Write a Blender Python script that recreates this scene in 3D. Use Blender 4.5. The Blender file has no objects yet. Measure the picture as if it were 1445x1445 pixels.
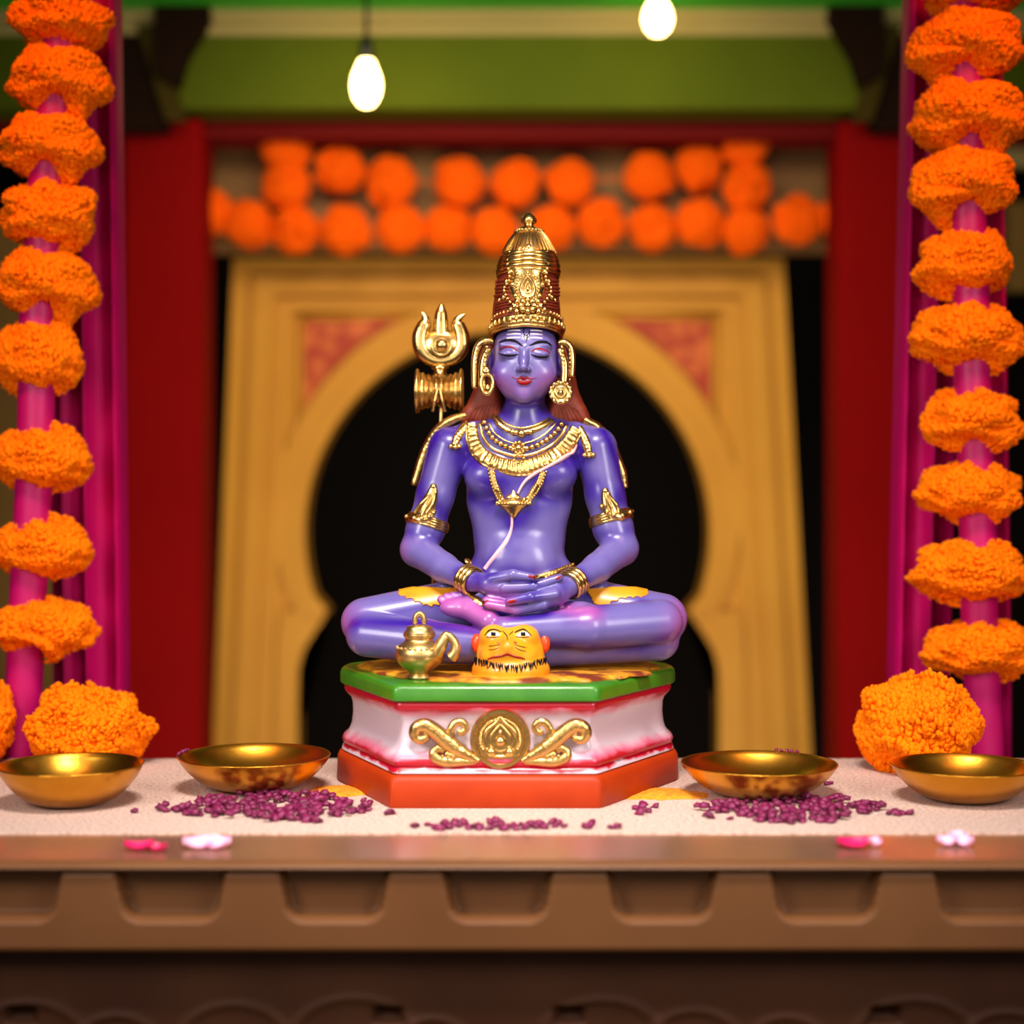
import bpy, math, random
import numpy as np
from mathutils import Vector

# ------------------------------------------------------------------ basics
S = 0.0005            # metres per working unit (the figurine is about 42 cm tall)
D = 2400.0            # camera distance to the plane y = 0, in working units
CX, HY = 722.5, 685.0 # optical axis
TZ = -414.0           # table top height
col = bpy.context.scene.collection
rng = random.Random(7)
nrs = np.random.RandomState(11)

def W(px, py, y):
    k = (D + y) / D
    return np.array([(px - CX) * k, y, (HY - py) * k])
def K(y): return (D + y) / D
def table_y(py): return -TZ * D / (py - HY) - D      # depth at which the table top is seen at row py

def srgb(r, g, b):
    def f(c):
        c /= 255.0
        return c / 12.92 if c <= 0.04045 else ((c + 0.055) / 1.055) ** 2.4
    return (f(r), f(g), f(b), 1.0)

# ------------------------------------------------------------------ materials
def mat(name, c, rough=0.5, metal=0.0, c2=None, noise=8.0, bump=0.0, bscale=200.0, spec=0.5, coat=0.0, lo=0.35, hi=0.65, detail=4.0):
    m = bpy.data.materials.new(name); m.use_nodes = True
    nt = m.node_tree; b = nt.nodes['Principled BSDF']
    b.inputs['Base Color'].default_value = c
    b.inputs['Roughness'].default_value = rough
    b.inputs['Metallic'].default_value = metal
    b.inputs['Specular IOR Level'].default_value = spec
    b.inputs['Coat Weight'].default_value = coat
    b.inputs['Coat Roughness'].default_value = 0.08
    tc = nt.nodes.new('ShaderNodeTexCoord')
    if c2 is not None:
        n = nt.nodes.new('ShaderNodeTexNoise'); n.inputs['Scale'].default_value = noise; n.inputs['Detail'].default_value = detail
        r = nt.nodes.new('ShaderNodeValToRGB')
        r.color_ramp.elements[0].position = lo; r.color_ramp.elements[1].position = hi
        r.color_ramp.elements[0].color = c; r.color_ramp.elements[1].color = c2
        nt.links.new(tc.outputs['Object'], n.inputs['Vector'])
        nt.links.new(n.outputs['Fac'], r.inputs['Fac'])
        nt.links.new(r.outputs['Color'], b.inputs['Base Color'])
    if bump > 0:
        n2 = nt.nodes.new('ShaderNodeTexNoise'); n2.inputs['Scale'].default_value = bscale; n2.inputs['Detail'].default_value = 3
        bp = nt.nodes.new('ShaderNodeBump'); bp.inputs['Strength'].default_value = bump; bp.inputs['Distance'].default_value = 0.001
        nt.links.new(tc.outputs['Object'], n2.inputs['Vector'])
        nt.links.new(n2.outputs['Fac'], bp.inputs['Height'])
        nt.links.new(bp.outputs['Normal'], b.inputs['Normal'])
    return m

def emit(name, c, s):
    m = bpy.data.materials.new(name); m.use_nodes = True
    nt = m.node_tree; nt.nodes.clear()
    o = nt.nodes.new('ShaderNodeOutputMaterial'); e = nt.nodes.new('ShaderNodeEmission')
    e.inputs['Color'].default_value = c; e.inputs['Strength'].default_value = s
    nt.links.new(e.outputs[0], o.inputs[0])
    return m

M = {}
M['gold'] = mat('statue_gold_paint', srgb(216, 178, 108), 0.28, 1.0, bump=0.5, bscale=420)
M['gold_smooth'] = mat('statue_gold_smooth', srgb(218, 182, 112), 0.26, 1.0, bump=0.12, bscale=320)
M['gold_matt'] = mat('pot_gold', srgb(208, 176, 112), 0.38, 1.0, bump=0.12, bscale=900)
M['brass'] = mat('brass', srgb(214, 154, 52), 0.30, 1.0, c2=srgb(196, 136, 40), noise=30, bump=0.10, bscale=160)
M['green_paint'] = mat('pedestal_green', srgb(44, 110, 16), 0.32, c2=srgb(54, 120, 22), noise=60, bump=0.15, bscale=120, coat=0.15)
M['orange_paint'] = mat('pedestal_orange', srgb(160, 46, 4), 0.5, c2=srgb(170, 52, 6), noise=40, bump=0.15, bscale=150, spec=0.25)
M['hair'] = mat('hair_brown', srgb(98, 28, 10), 0.55, c2=srgb(118, 42, 18), noise=150, spec=0.3)
M['black'] = mat('black_paint', srgb(8, 6, 10), 0.6, spec=0.15)
M['red'] = mat('red_paint', srgb(136, 4, 6), 0.35, spec=0.3)
M['white'] = mat('white_paint', srgb(240, 225, 225), 0.4)
M['thread'] = mat('thread_pink', srgb(236, 180, 190), 0.35)
M['tigeryellow'] = mat('tiger_yellow', srgb(222, 146, 20), 0.36, c2=srgb(212, 112, 18), noise=45, coat=0.3, lo=0.5, hi=0.75)
M['tigerskin'] = mat('tiger_skin', srgb(206, 138, 26), 0.45, c2=srgb(110, 44, 14), noise=55, lo=0.42, hi=0.6)
M['earred'] = mat('ear_red', srgb(226, 66, 22), 0.35)
M['marigold'] = mat('marigold', srgb(255, 120, 2), 0.8, c2=srgb(255, 134, 4), noise=60, spec=0.08)
M['marigold_far'] = mat('marigold_ball', srgb(255, 110, 10), 0.8, spec=0.1)
M['pole'] = mat('pole_magenta', srgb(192, 8, 108), 0.45, c2=srgb(182, 8, 100), noise=20, spec=0.4)
M['drape'] = mat('drape_magenta', srgb(196, 4, 98), 0.55, c2=srgb(184, 4, 92), noise=6, spec=0.15)
M['stone'] = mat('table_top_stone', srgb(214, 186, 174), 0.85, c2=srgb(166, 134, 122), noise=420, bump=0.5, bscale=700, lo=0.42, hi=0.7)
M['ledge'] = mat('ledge_lacquer', srgb(194, 164, 138), 0.26, 0.8, c2=srgb(186, 156, 130), noise=10)
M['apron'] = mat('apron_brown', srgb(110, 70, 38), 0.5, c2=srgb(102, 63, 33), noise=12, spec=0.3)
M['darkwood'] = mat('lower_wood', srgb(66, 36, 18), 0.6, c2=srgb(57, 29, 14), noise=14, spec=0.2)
M['granule'] = mat('dried_petal', srgb(128, 18, 78), 0.5, c2=srgb(92, 8, 52), noise=160)
M['turmeric'] = mat('turmeric', srgb(236, 160, 24), 0.9, c2=srgb(206, 122, 14), noise=300, bump=0.6, bscale=600)
M['petal'] = mat('petal_pink', srgb(216, 22, 100), 0.45)
M['petal_pale'] = mat('petal_pale', srgb(248, 196, 224), 0.45, c2=srgb(240, 150, 205), noise=60)
M['arch'] = mat('arch_ochre', srgb(208, 152, 54), 0.5, c2=srgb(198, 140, 46), noise=5, spec=0.3)
M['spandrel'] = mat('spandrel_red', srgb(168, 52, 22), 0.55, c2=srgb(206, 104, 46), noise=42, lo=0.48, hi=0.6)
M['column'] = mat('column_red', srgb(134, 3, 6), 0.75, c2=srgb(126, 2, 5), noise=5, spec=0.08)
M['beam_green'] = mat('beam_green', srgb(84, 98, 18), 0.7, c2=srgb(76, 90, 14), noise=6, spec=0.1)
M['ceil_green'] = mat('ceiling_green', srgb(52, 176, 40), 0.6)
M['cream'] = mat('cream_trim', srgb(172, 158, 108), 0.6, spec=0.2)
M['maroon'] = mat('maroon_beam', srgb(112, 10, 16), 0.7, spec=0.15)
M['fascia'] = mat('fascia_tan', srgb(150, 112, 62), 0.6, c2=srgb(128, 92, 48), noise=5)
M['bracket'] = mat('bracket_dark', srgb(30, 14, 8), 0.8, spec=0.1)
M['olive'] = mat('bracket_olive', srgb(62, 52, 14), 0.8, spec=0.1)
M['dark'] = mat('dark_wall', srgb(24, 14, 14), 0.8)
M['sidewall'] = mat('side_wall_ochre', srgb(120, 92, 34), 0.7, c2=srgb(96, 72, 26), noise=3)
M['floor'] = mat('floor_dark', srgb(50, 34, 26), 0.6)
M['socket'] = mat('socket_black', srgb(18, 16, 14), 0.4)
M['bulb'] = emit('bulb_glow', (1.0, 0.66, 0.24, 1), 20.0)

# ------------------------------------------------------------------ object helpers
def link(o): col.objects.link(o); return o
def wloc(o):
    v = Vector((0, 0, 0))
    while o is not None:
        v = v + o.location; o = o.parent
    return v
def thing(name, label, cat, loc=(0, 0, 0), group=None):
    o = bpy.data.objects.new(name, None); link(o)
    o.empty_display_size = 0.02
    o.location = Vector([float(c) * S for c in loc])
    o['label'] = label; o['category'] = cat
    if group: o['group'] = group
    return o
def tag(o, label, cat, group=None, kind=None):
    o['label'] = label; o['category'] = cat
    if group: o['group'] = group
    if kind: o['kind'] = kind
    return o

class MB:
    """collects vertices and faces of one mesh (working units)"""
    def __init__(self): self.v = []; self.f = []; self.n = 0
    def add(self, v, f):
        v = np.asarray(v, float).reshape(-1, 3)
        self.v.append(v); b = self.n
        for q in f: self.f.append(tuple(i + b for i in q))
        self.n += len(v); return self
    # shapes
    def box(self, a, b):
        x0, y0, z0 = a; x1, y1, z1 = b
        v = [(x0,y0,z0),(x1,y0,z0),(x1,y1,z0),(x0,y1,z0),(x0,y0,z1),(x1,y0,z1),(x1,y1,z1),(x0,y1,z1)]
        return self.add(v, [(0,3,2,1),(4,5,6,7),(0,1,5,4),(1,2,6,5),(2,3,7,6),(3,0,4,7)])
    def sphere(self, c, r, nu=14, nv=9):
        r = np.ones(3) * np.asarray(r, float)
        v = [(0, 0, 1)]; f = []
        for j in range(1, nv):
            t = math.pi * j / nv
            for i in range(nu):
                p = 2 * math.pi * i / nu
                v.append((math.sin(t) * math.cos(p), math.sin(t) * math.sin(p), math.cos(t)))
        v.append((0, 0, -1)); L = len(v) - 1
        for i in range(nu):
            f.append((0, 1 + i, 1 + (i + 1) % nu))
            f.append((L, L - nu + (i + 1) % nu, L - nu + i))
        for j in range(nv - 2):
            for i in range(nu):
                a = 1 + j * nu + i; b = 1 + j * nu + (i + 1) % nu
                f.append((a, a + nu, b + nu, b))
        return self.add(np.array(v) * r + np.asarray(c, float), f)
    def tube(self, path, r, n=10, flat=None, closed=False):
        P = np.asarray(path, float); m = len(P)
        r = np.ones(m) * np.asarray(r, float) if np.ndim(r) == 0 else np.asarray(r, float)
        if closed: T = np.roll(P, -1, 0) - np.roll(P, 1, 0)
        else: T = np.gradient(P, axis=0)
        T /= np.linalg.norm(T, axis=1)[:, None] + 1e-9
        ref = np.array([0, 1, 0]) if abs(T[:, 1]).mean() < 0.8 else np.array([1, 0, 0])
        v = []; f = []
        for i in range(m):
            a = np.cross(T[i], ref); a /= np.linalg.norm(a) + 1e-9
            b = np.cross(a, T[i])
            for j in range(n):
                t = 2 * math.pi * j / n
                v.append(P[i] + r[i] * (a * math.cos(t) + b * math.sin(t) * (flat or 1.0)))
        for i in range(m if closed else m - 1):
            i2 = (i + 1) % m
            for j in range(n):
                j2 = (j + 1) % n
                f.append((i*n+j, i2*n+j, i2*n+j2, i*n+j2))
        if not closed:
            f.append(tuple(range(n))); f.append(tuple((m - 1) * n + j for j in reversed(range(n))))
        return self.add(v, f)
    def lathe(self, prof, c=(0, 0, 0), n=32, axis='z', sx=1.0, sy=1.0, cap=True):
        v = []; f = []; m = len(prof)
        for (r, z) in prof:
            for j in range(n):
                t = 2 * math.pi * j / n
                p = (r * math.cos(t) * sx, r * math.sin(t) * sy, z)
                if axis == 'y': p = (p[0], -p[2], p[1])
                if axis == 'x': p = (p[2], p[0], p[1])
                v.append(p)
        for i in range(m - 1):
            for j in range(n):
                j2 = (j + 1) % n
                f.append((i*n+j, i*n+j2, (i+1)*n+j2, (i+1)*n+j))
        if cap:
            if prof[0][0] > 1e-6: f.append(tuple(reversed(range(n))))
            if prof[-1][0] > 1e-6: f.append(tuple((m-1)*n+j for j in range(n)))
        return self.add(np.array(v) + np.asarray(c, float), f)
    def strip(self, A, B, y0, y1, closed=False):
        """solid band between polylines A and B (x,z), from depth y0 (front) to y1"""
        m = len(A); v = []
        for (x, z) in A: v.append((x, y0, z))
        for (x, z) in B: v.append((x, y0, z))
        for (x, z) in A: v.append((x, y1, z))
        for (x, z) in B: v.append((x, y1, z))
        f = []
        for i in range(m if closed else m - 1):
            j = (i + 1) % m
            f += [(i, j, m+j, m+i), (2*m+i, 3*m+i, 3*m+j, 2*m+j), (i, 2*m+i, 2*m+j, j), (m+i, m+j, 3*m+j, 3*m+i)]
        if not closed:
            f += [(0, m, 3*m, 2*m), (m-1, 3*m-1, 4*m-1, 2*m-1)]
        return self.add(v, f)
    def prism(self, poly, y0, y1):
        n = len(poly)
        v = [(x, y0, z) for x, z in poly] + [(x, y1, z) for x, z in poly]
        f = [tuple(range(n)), tuple(reversed(range(n, 2*n)))] + [(i, n+i, n+(i+1) % n, (i+1) % n) for i in range(n)]
        return self.add(v, f)
    def grid(self, G, thick=None):
        """G: (a,b,3) array of points -> sheet; with thick (vector) it is closed into a solid"""
        a, b = G.shape[:2]
        f = [(i*b+j, i*b+j+1, (i+1)*b+j+1, (i+1)*b+j) for i in range(a-1) for j in range(b-1)]
        if thick is None: return self.add(G.reshape(-1, 3), f)
        N = a * b
        v = np.vstack([G.reshape(-1, 3), (G + thick).reshape(-1, 3)])
        f += [tuple(reversed([k + N for k in q])) for q in list(f)]
        ed = [(0, j) for j in range(b)] + [(i, b-1) for i in range(1, a)] + [(a-1, j) for j in range(b-2, -1, -1)] + [(i, 0) for i in range(a-2, 0, -1)]
        ids = [i*b+j for i, j in ed]
        for q in range(len(ids)):
            s, t = ids[q], ids[(q+1) % len(ids)]
            f.append((t, s, s + N, t + N))
        return self.add(v, f)
    def build(self, name, m, parent=None, smooth=True, angle=None, origin=None):
        V = np.vstack(self.v)
        me = bpy.data.meshes.new(name)
        if parent is not None: o3 = np.array(wloc(parent)) / S
        elif origin is not None: o3 = np.asarray(origin, float)
        else:
            o3 = np.array([(V[:, 0].min() + V[:, 0].max()) / 2, (V[:, 1].min() + V[:, 1].max()) / 2, V[:, 2].min()])
        me.from_pydata(((V - o3) * S).tolist(), [], self.f)
        me.materials.append(m)
        me.validate(clean_customdata=False)
        me.update()
        import bmesh
        bm = bmesh.new(); bm.from_mesh(me); bmesh.ops.recalc_face_normals(bm, faces=bm.faces); bm.to_mesh(me); bm.free()
        if smooth:
            me.polygons.foreach_set('use_smooth', [True] * len(me.polygons))
            if angle: me.set_sharp_from_angle(angle=math.radians(angle))
        o = link(bpy.data.objects.new(name, me))
        if parent is not None: o.parent = parent
        else: o.location = Vector((o3 * S).tolist())
        return o

def spline(pts, n=8, closed=False):
    P = np.asarray(pts, float); m = len(P); out = []
    segs = m if closed else m - 1
    for i in range(segs):
        if closed: p0, p1, p2, p3 = P[(i-1) % m], P[i], P[(i+1) % m], P[(i+2) % m]
        else: p0, p1, p2, p3 = P[max(i-1, 0)], P[i], P[i+1], P[min(i+2, m-1)]
        for j in range(n):
            t = j / n
            out.append(0.5*((2*p1)+(-p0+p2)*t+(2*p0-5*p1+4*p2-p3)*t*t+(-p0+3*p1-3*p2+p3)*t**3))
    if not closed: out.append(P[-1])
    return np.array(out)

def struct(o): o['kind'] = 'structure'; return o

# ------------------------------------------------------------------ implicit surfaces
class SDF:
    def __init__(self): self.p = []; self.cut = None
    def cone(self, a, b, ra, rb, k=6.0): self.p.append(('c', np.asarray(a, float), np.asarray(b, float), ra, rb, k)); return self
    def ell(self, c, r, k=6.0): self.p.append(('e', np.asarray(c, float), np.asarray(r, float), 0, 0, k)); return self
    @staticmethod
    def d(q, P):
        if q[0] == 'c':
            a, b, ra, rb = q[1], q[2], q[3], q[4]
            ba = b - a; pa = P - a
            t = np.clip((pa @ ba) / (ba @ ba + 1e-9), 0, 1)
            return np.linalg.norm(pa - t[..., None] * ba, axis=-1) - (ra + (rb - ra) * t)
        w = P - q[1]
        k0 = np.linalg.norm(w / q[2], axis=-1); k1 = np.linalg.norm(w / q[2]**2, axis=-1) + 1e-9
        return k0 * (k0 - 1.0) / k1
    @staticmethod
    def smin(a, b, k):
        h = np.maximum(k - np.abs(a - b), 0) / k
        return np.minimum(a, b) - h*h*k*0.25
    def bb(self, q, m):
        if q[0] == 'c':
            r = max(q[3], q[4]); lo = np.minimum(q[1], q[2]) - r; hi = np.maximum(q[1], q[2]) + r
        else: lo = q[1] - q[2]; hi = q[1] + q[2]
        return lo - m, hi + m
    def ev(self, P):
        P = np.asarray(P, float)
        if len(P) > 5000: return np.concatenate([self.ev(P[i:i+3000]) for i in range(0, len(P), 3000)])
        F = np.full(P.shape[:-1], 60.0)
        if not len(P): return F
        pl, ph = P.min(0), P.max(0)
        for q in self.p:
            lo, hi = self.bb(q, 45.0)
            if (pl > hi).any() or (ph < lo).any(): continue
            m = np.all((P > lo) & (P < hi), axis=-1)
            if not m.any(): continue
            F[m] = self.smin(F[m], self.d(q, P[m]), q[5])
        if self.cut is not None: F = np.maximum(F, (P - self.cut[0]) @ self.cut[1])
        return F
    def normal(self, P, e=0.7):
        g = np.stack([self.ev(P + np.eye(3)[i]*e) - self.ev(P - np.eye(3)[i]*e) for i in range(3)], -1)
        return g / (np.linalg.norm(g, axis=-1)[..., None] + 1e-9)
    def project(self, pts, y0=-330.0, y1=190.0):
        """image points -> where the line of sight first meets the surface"""
        pts = np.asarray(pts, float); y = np.full(len(pts), y0); hit = np.zeros(len(pts), bool)
        for _ in range(160):
            k = (D + y) / D
            P = np.stack([(pts[:, 0]-CX)*k, y, (HY-pts[:, 1])*k], -1)
            d = self.ev(P)
            hit = d < 0.15
            y = np.where(hit, y, np.minimum(y + np.maximum(d, 0.1)*0.85, y1))
        k = (D + y) / D
        P = np.stack([(pts[:, 0]-CX)*k, y, (HY-pts[:, 1])*k], -1)
        ok = self.ev(P) < 1.0
        if (~ok).any() and ok.any():          # missed: take the depth of the nearest point that met it
            for i in np.where(~ok)[0]:
                j = np.where(ok)[0][np.argmin(np.sum((pts[ok]-pts[i])**2, 1))]
                P[i] = W(pts[i, 0], pts[i, 1], y[j])
        return P
    def mesh(self, axes):
        X, Y, Z = axes; nx, ny, nz = len(X), len(Y), len(Z)
        F = np.full((nx, ny, nz), 60.0, np.float32)
        for q in self.p:
            lo, hi = self.bb(q, 14.0 + q[5])
            s = [slice(max(np.searchsorted(A, lo[i]) - 1, 0), min(np.searchsorted(A, hi[i]) + 1, len(A))) for i, A in enumerate((X, Y, Z))]
            G = np.stack(np.meshgrid(X[s[0]], Y[s[1]], Z[s[2]], indexing='ij'), -1)
            F[s[0], s[1], s[2]] = self.smin(F[s[0], s[1], s[2]], self.d(q, G), q[5])
        if self.cut is not None:
            G = np.stack(np.meshgrid(X, Y, Z, indexing='ij'), -1); F = np.maximum(F, (G - self.cut[0]) @ self.cut[1])
        I = F < 0
        cnt = np.zeros((nx-1, ny-1, nz-1), np.int8)
        for dx in (0, 1):
            for dy in (0, 1):
                for dz in (0, 1): cnt += I[dx:nx-1+dx, dy:ny-1+dy, dz:nz-1+dz]
        act = (cnt > 0) & (cnt < 8)
        idx = np.full(act.shape, -1, np.int64); ci = np.argwhere(act); idx[act] = np.arange(len(ci))
        acc = np.zeros((len(ci), 3)); wt = np.zeros(len(ci))
        cor = [(a, b, c) for a in (0, 1) for b in (0, 1) for c in (0, 1)]
        val = {c: F[ci[:, 0]+c[0], ci[:, 1]+c[1], ci[:, 2]+c[2]] for c in cor}
        pos = {c: np.stack([X[ci[:, 0]+c[0]], Y[ci[:, 1]+c[1]], Z[ci[:, 2]+c[2]]], -1) for c in cor}
        for c in cor:
            for ax in range(3):
                if c[ax]: continue
                e = list(c); e[ax] = 1; e = tuple(e)
                m = (val[c] < 0) != (val[e] < 0)
                t = np.where(m, val[c] / (val[c] - val[e] + 1e-12), 0)
                acc += (pos[c] + (pos[e]-pos[c])*t[:, None]) * m[:, None]; wt += m
        V = acc / wt[:, None]
        faces = []
        for ax in range(3):
            o = [(1, 2), (2, 0), (0, 1)][ax]
            A = np.take(I, range(0, I.shape[ax]-1), ax); B = np.take(I, range(1, I.shape[ax]), ax)
            e = np.argwhere(A != B)
            e = e[(e[:, o[0]] > 0) & (e[:, o[1]] > 0) & (e[:, o[0]] < idx.shape[o[0]]) & (e[:, o[1]] < idx.shape[o[1]])]
            if not len(e): continue
            flip = A[e[:, 0], e[:, 1], e[:, 2]]
            q = []
            for (u, w) in ((-1, -1), (0, -1), (0, 0), (-1, 0)):
                t = e.copy(); t[:, o[0]] += u; t[:, o[1]] += w
                q.append(idx[t[:, 0], t[:, 1], t[:, 2]])
            q = np.stack(q, 1); q[~flip] = q[~flip][:, ::-1]
            faces.append(q[(q >= 0).all(1)])
        Fc = np.vstack(faces)
        for _ in range(2):                    # settle the vertices onto the surface
            d = self.ev(V); n = np.stack([self.ev(V + np.eye(3)[i]*0.5) - d for i in range(3)], -1); n /= np.linalg.norm(n, axis=1)[:, None] + 1e-9
            V = V - n * np.clip(d, -1.0, 1.0)[:, None]
        return V, Fc

def sdf_obj(sd, name, m, parent, axes=None, h=2.0):
    if axes is None:
        lo = np.min([sd.bb(q, 5)[0] for q in sd.p], 0); hi = np.max([sd.bb(q, 5)[1] for q in sd.p], 0)
        axes = [np.arange(lo[i], hi[i], h) for i in range(3)]
    V, Fc = sd.mesh(axes)
    me = bpy.data.meshes.new(name)
    o3 = np.array(wloc(parent)) / S
    me.vertices.add(len(V)); me.vertices.foreach_set('co', ((V - o3) * S).astype(np.float32).ravel())
    me.loops.add(len(Fc) * 4); me.loops.foreach_set('vertex_index', Fc.astype(np.int32).ravel())
    me.polygons.add(len(Fc)); me.polygons.foreach_set('loop_start', np.arange(0, len(Fc)*4, 4, dtype=np.int32))
    me.update(calc_edges=True); me.validate()
    me.polygons.foreach_set('use_smooth', [True] * len(me.polygons)); me.materials.append(m)
    o = link(bpy.data.objects.new(name, me)); o.parent = parent
    return o, V

# decorations that follow a surface
def ribbon(sd, mb, pts, hw, lift=1.2, h=1.0, n=5, seg=7, ridges=0, closed=False, base=-1.5):
    """raised band along an image path, lying on the surface sd; hw half width (number or list)"""
    P = spline(pts, seg, closed); m = len(P)
    if np.ndim(hw) == 0: w = np.full(m, float(hw))
    else: w = np.interp(np.linspace(0, 1, m), np.linspace(0, 1, len(hw)), hw)
    T = (np.roll(P, -1, 0) - np.roll(P, 1, 0)) if closed else np.gradient(P, axis=0)
    T /= np.linalg.norm(T, axis=1)[:, None] + 1e-9
    Nn = np.stack([-T[:, 1], T[:, 0]], 1)
    us = np.linspace(-1, 1, n)
    Q = (P[:, None, :] + Nn[:, None, :] * (us[None, :, None] * w[:, None, None])).reshape(-1, 2)
    X = sd.project(Q); nn = sd.normal(X)
    hh = lift + h * np.sqrt(np.maximum(1 - us**2, 0))
    L = np.tile(hh, m).reshape(m, n)
    if ridges:
        s = np.concatenate([[0], np.cumsum(np.linalg.norm(np.diff(P, axis=0), axis=1))])
        L = L + 0.9 * np.cos(2*np.pi*s/ridges)[:, None] * (np.abs(us) < 0.9)
    L[:, 0] = base; L[:, -1] = base
    G = (X + nn * L.reshape(-1)[:, None]).reshape(m, n, 3)
    if closed: G = np.concatenate([G, G[:1]], 0)
    a, b = G.shape[:2]
    f = [(i*b+j, i*b+j+1, (i+1)*b+j+1, (i+1)*b+j) for i in range(a-1) for j in range(b-1)]
    mb.add(G.reshape(-1, 3), f); return mb
def beads(sd, mb, pts, r, gap=None, lift=0.3, closed=False, nu=10, nv=7):
    P = spline(pts, 12, closed)
    s = np.concatenate([[0], np.cumsum(np.linalg.norm(np.diff(P, axis=0), axis=1))])
    n = max(int(s[-1] / (gap or 2*r)), 1)
    t = np.linspace(0, s[-1], n + 1)
    Q = np.stack([np.interp(t, s, P[:, 0]), np.interp(t, s, P[:, 1])], 1)
    X = sd.project(Q); nn = sd.normal(X)
    for x, q in zip(X, nn): mb.sphere(x + q * r * lift, r, nu, nv)
    return mb
def circ(cx, cy, rx, ry=None, n=14, a0=0, a1=360):
    ry = ry or rx
    return [(cx + rx*math.cos(math.radians(a0+(a1-a0)*i/n)), cy + ry*math.sin(math.radians(a0+(a1-a0)*i/n))) for i in range(n if a1-a0 == 360 else n+1)]
def cord(sd, mb, pts, r, lift=0.3, seg=8, n=8, closed=False):
    P = spline(pts, seg, closed); X = sd.project(P); nn = sd.normal(X)
    rr = r if np.ndim(r) == 0 else np.interp(np.linspace(0, 1, len(P)), np.linspace(0, 1, len(r)), r)
    return mb.tube(X + nn * (np.asarray(rr) * lift).reshape(-1, 1) if np.ndim(rr) else X + nn * r * lift, rr, n, closed=closed)
def blob(sd, mb, px, py, r, lift=0.0):
    X = sd.project([(px, py)]); q = sd.normal(X)
    r = np.ones(3)*np.asarray(r, float)
    return mb.sphere(X[0] + q[0]*lift, r, 16, 10)
def ring_around(sd, c, ax, rmax=60, n=36):
    """closed loop of surface points round a limb with centre c and axis ax"""
    ax = np.asarray(ax, float); ax /= np.linalg.norm(ax)
    u = np.cross(ax, [0, 1, 0.01]); u /= np.linalg.norm(u); v = np.cross(ax, u)
    t = np.linspace(0, 2*np.pi, n, endpoint=False)
    dirs = np.cos(t)[:, None]*u + np.sin(t)[:, None]*v
    r = np.full(n, 2.0)
    for _ in range(120):
        d = sd.ev(c + dirs*r[:, None]); r = np.where(d < 0, np.minimum(r + np.maximum(-d*0.8, 0.15), rmax), r)
    r = np.minimum(r, np.median(r)*1.22)
    return c + dirs*r[:, None], dirs

# ------------------------------------------------------------------ room shell
FZ = TZ - 1000.0
struct(MB().box((-2600, -2900, FZ-40), (2600, 4700, FZ)).build('floor', M['floor'], smooth=False))
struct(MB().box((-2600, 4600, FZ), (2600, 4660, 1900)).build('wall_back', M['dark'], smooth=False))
struct(MB().box((-2660, -2900, FZ), (-2600, 4660, 1900)).build('wall_left', M['dark'], smooth=False))
struct(MB().box((2600, -2900, FZ), (2660, 4660, 1900)).build('wall_right', M['dark'], smooth=False))
yG = 1700.0; kG = K(yG)
# green porch ceiling above the bulbs, cream moulding, green and maroon beams across the porch
zc = (HY - 17) * kG
struct(MB().box((-1500, 1150, zc), (1500, yG+160, zc+30)).build('ceiling', M['ceil_green'], smooth=False))
trim = MB()
prof = [(yG-26, zc), (yG-26, zc-14), (yG-8, zc-26), (yG-14, zc-40), (yG, zc-56)]
trim.grid(np.array([[(x, y, z) for (y, z) in prof] for x in (-1500, 1500)], float), np.array([0, 40.0, 0]))
struct(trim.build('trim_1', M['cream'], angle=30)); 
o = MB().box((-1500, yG, (HY-153)*kG), (1500, yG+150, zc-50)).build('beam_front', M['beam_green'], smooth=False); struct(o)
o = MB().box((-1500, 1830, (HY-193)*K(1830)), (1500, 1990, (HY-140)*K(1830))).build('beam_inner', M['maroon'], smooth=False); struct(o)
yF = 2040.0; kF = K(yF)
o = MB().box(((255-CX)*kF, yF, (HY-356)*kF), ((1205-CX)*kF, yF+50, (HY-160)*kF)).build('wall_fascia', M['fascia'], smooth=False); struct(o)

# red square columns with a plain capital line and base
def column(x0, x1, ytop, label):
    y = 1760.0; k = K(y); a = (x0-CX)*k; b = (x1-CX)*k; zt = (HY-ytop)*k
    t = thing('red_column', label, 'column', ((a+b)/2, y+90, FZ), 'red columns beside the arch')
    m = MB(); c = 9
    def ring(z, g):
        return [(a-g+c, y-g, z), (b+g-c, y-g, z), (b+g, y-g+c, z), (b+g, y+180+g-c, z), (b+g-c, y+180+g, z), (a-g+c, y+180+g, z), (a-g, y+180+g-c, z), (a-g, y-g+c, z)]
    lv = [(FZ+60, 0), (zt, 0)]
    v = ring(*lv[0]) + ring(*lv[1]); n = 8
    m.add(v, [(i, (i+1) % n, n+(i+1) % n, n+i) for i in range(n)] + [tuple(range(n)), tuple(range(n, 2*n))])
    m.build('shaft', M['column'], t, angle=30)
    m = MB(); v = ring(FZ, 22) + ring(FZ+60, 14)
    m.add(v, [(i, (i+1) % n, n+(i+1) % n, n+i) for i in range(n)] + [tuple(range(n)), tuple(range(n, 2*n))])
    m.build('plinth', M['column'], t, angle=30)
column(172, 284, 168, 'dark red square column standing left of the ochre arch')
column(1184, 1296, 172, 'dark red square column standing right of the ochre arch')

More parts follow.
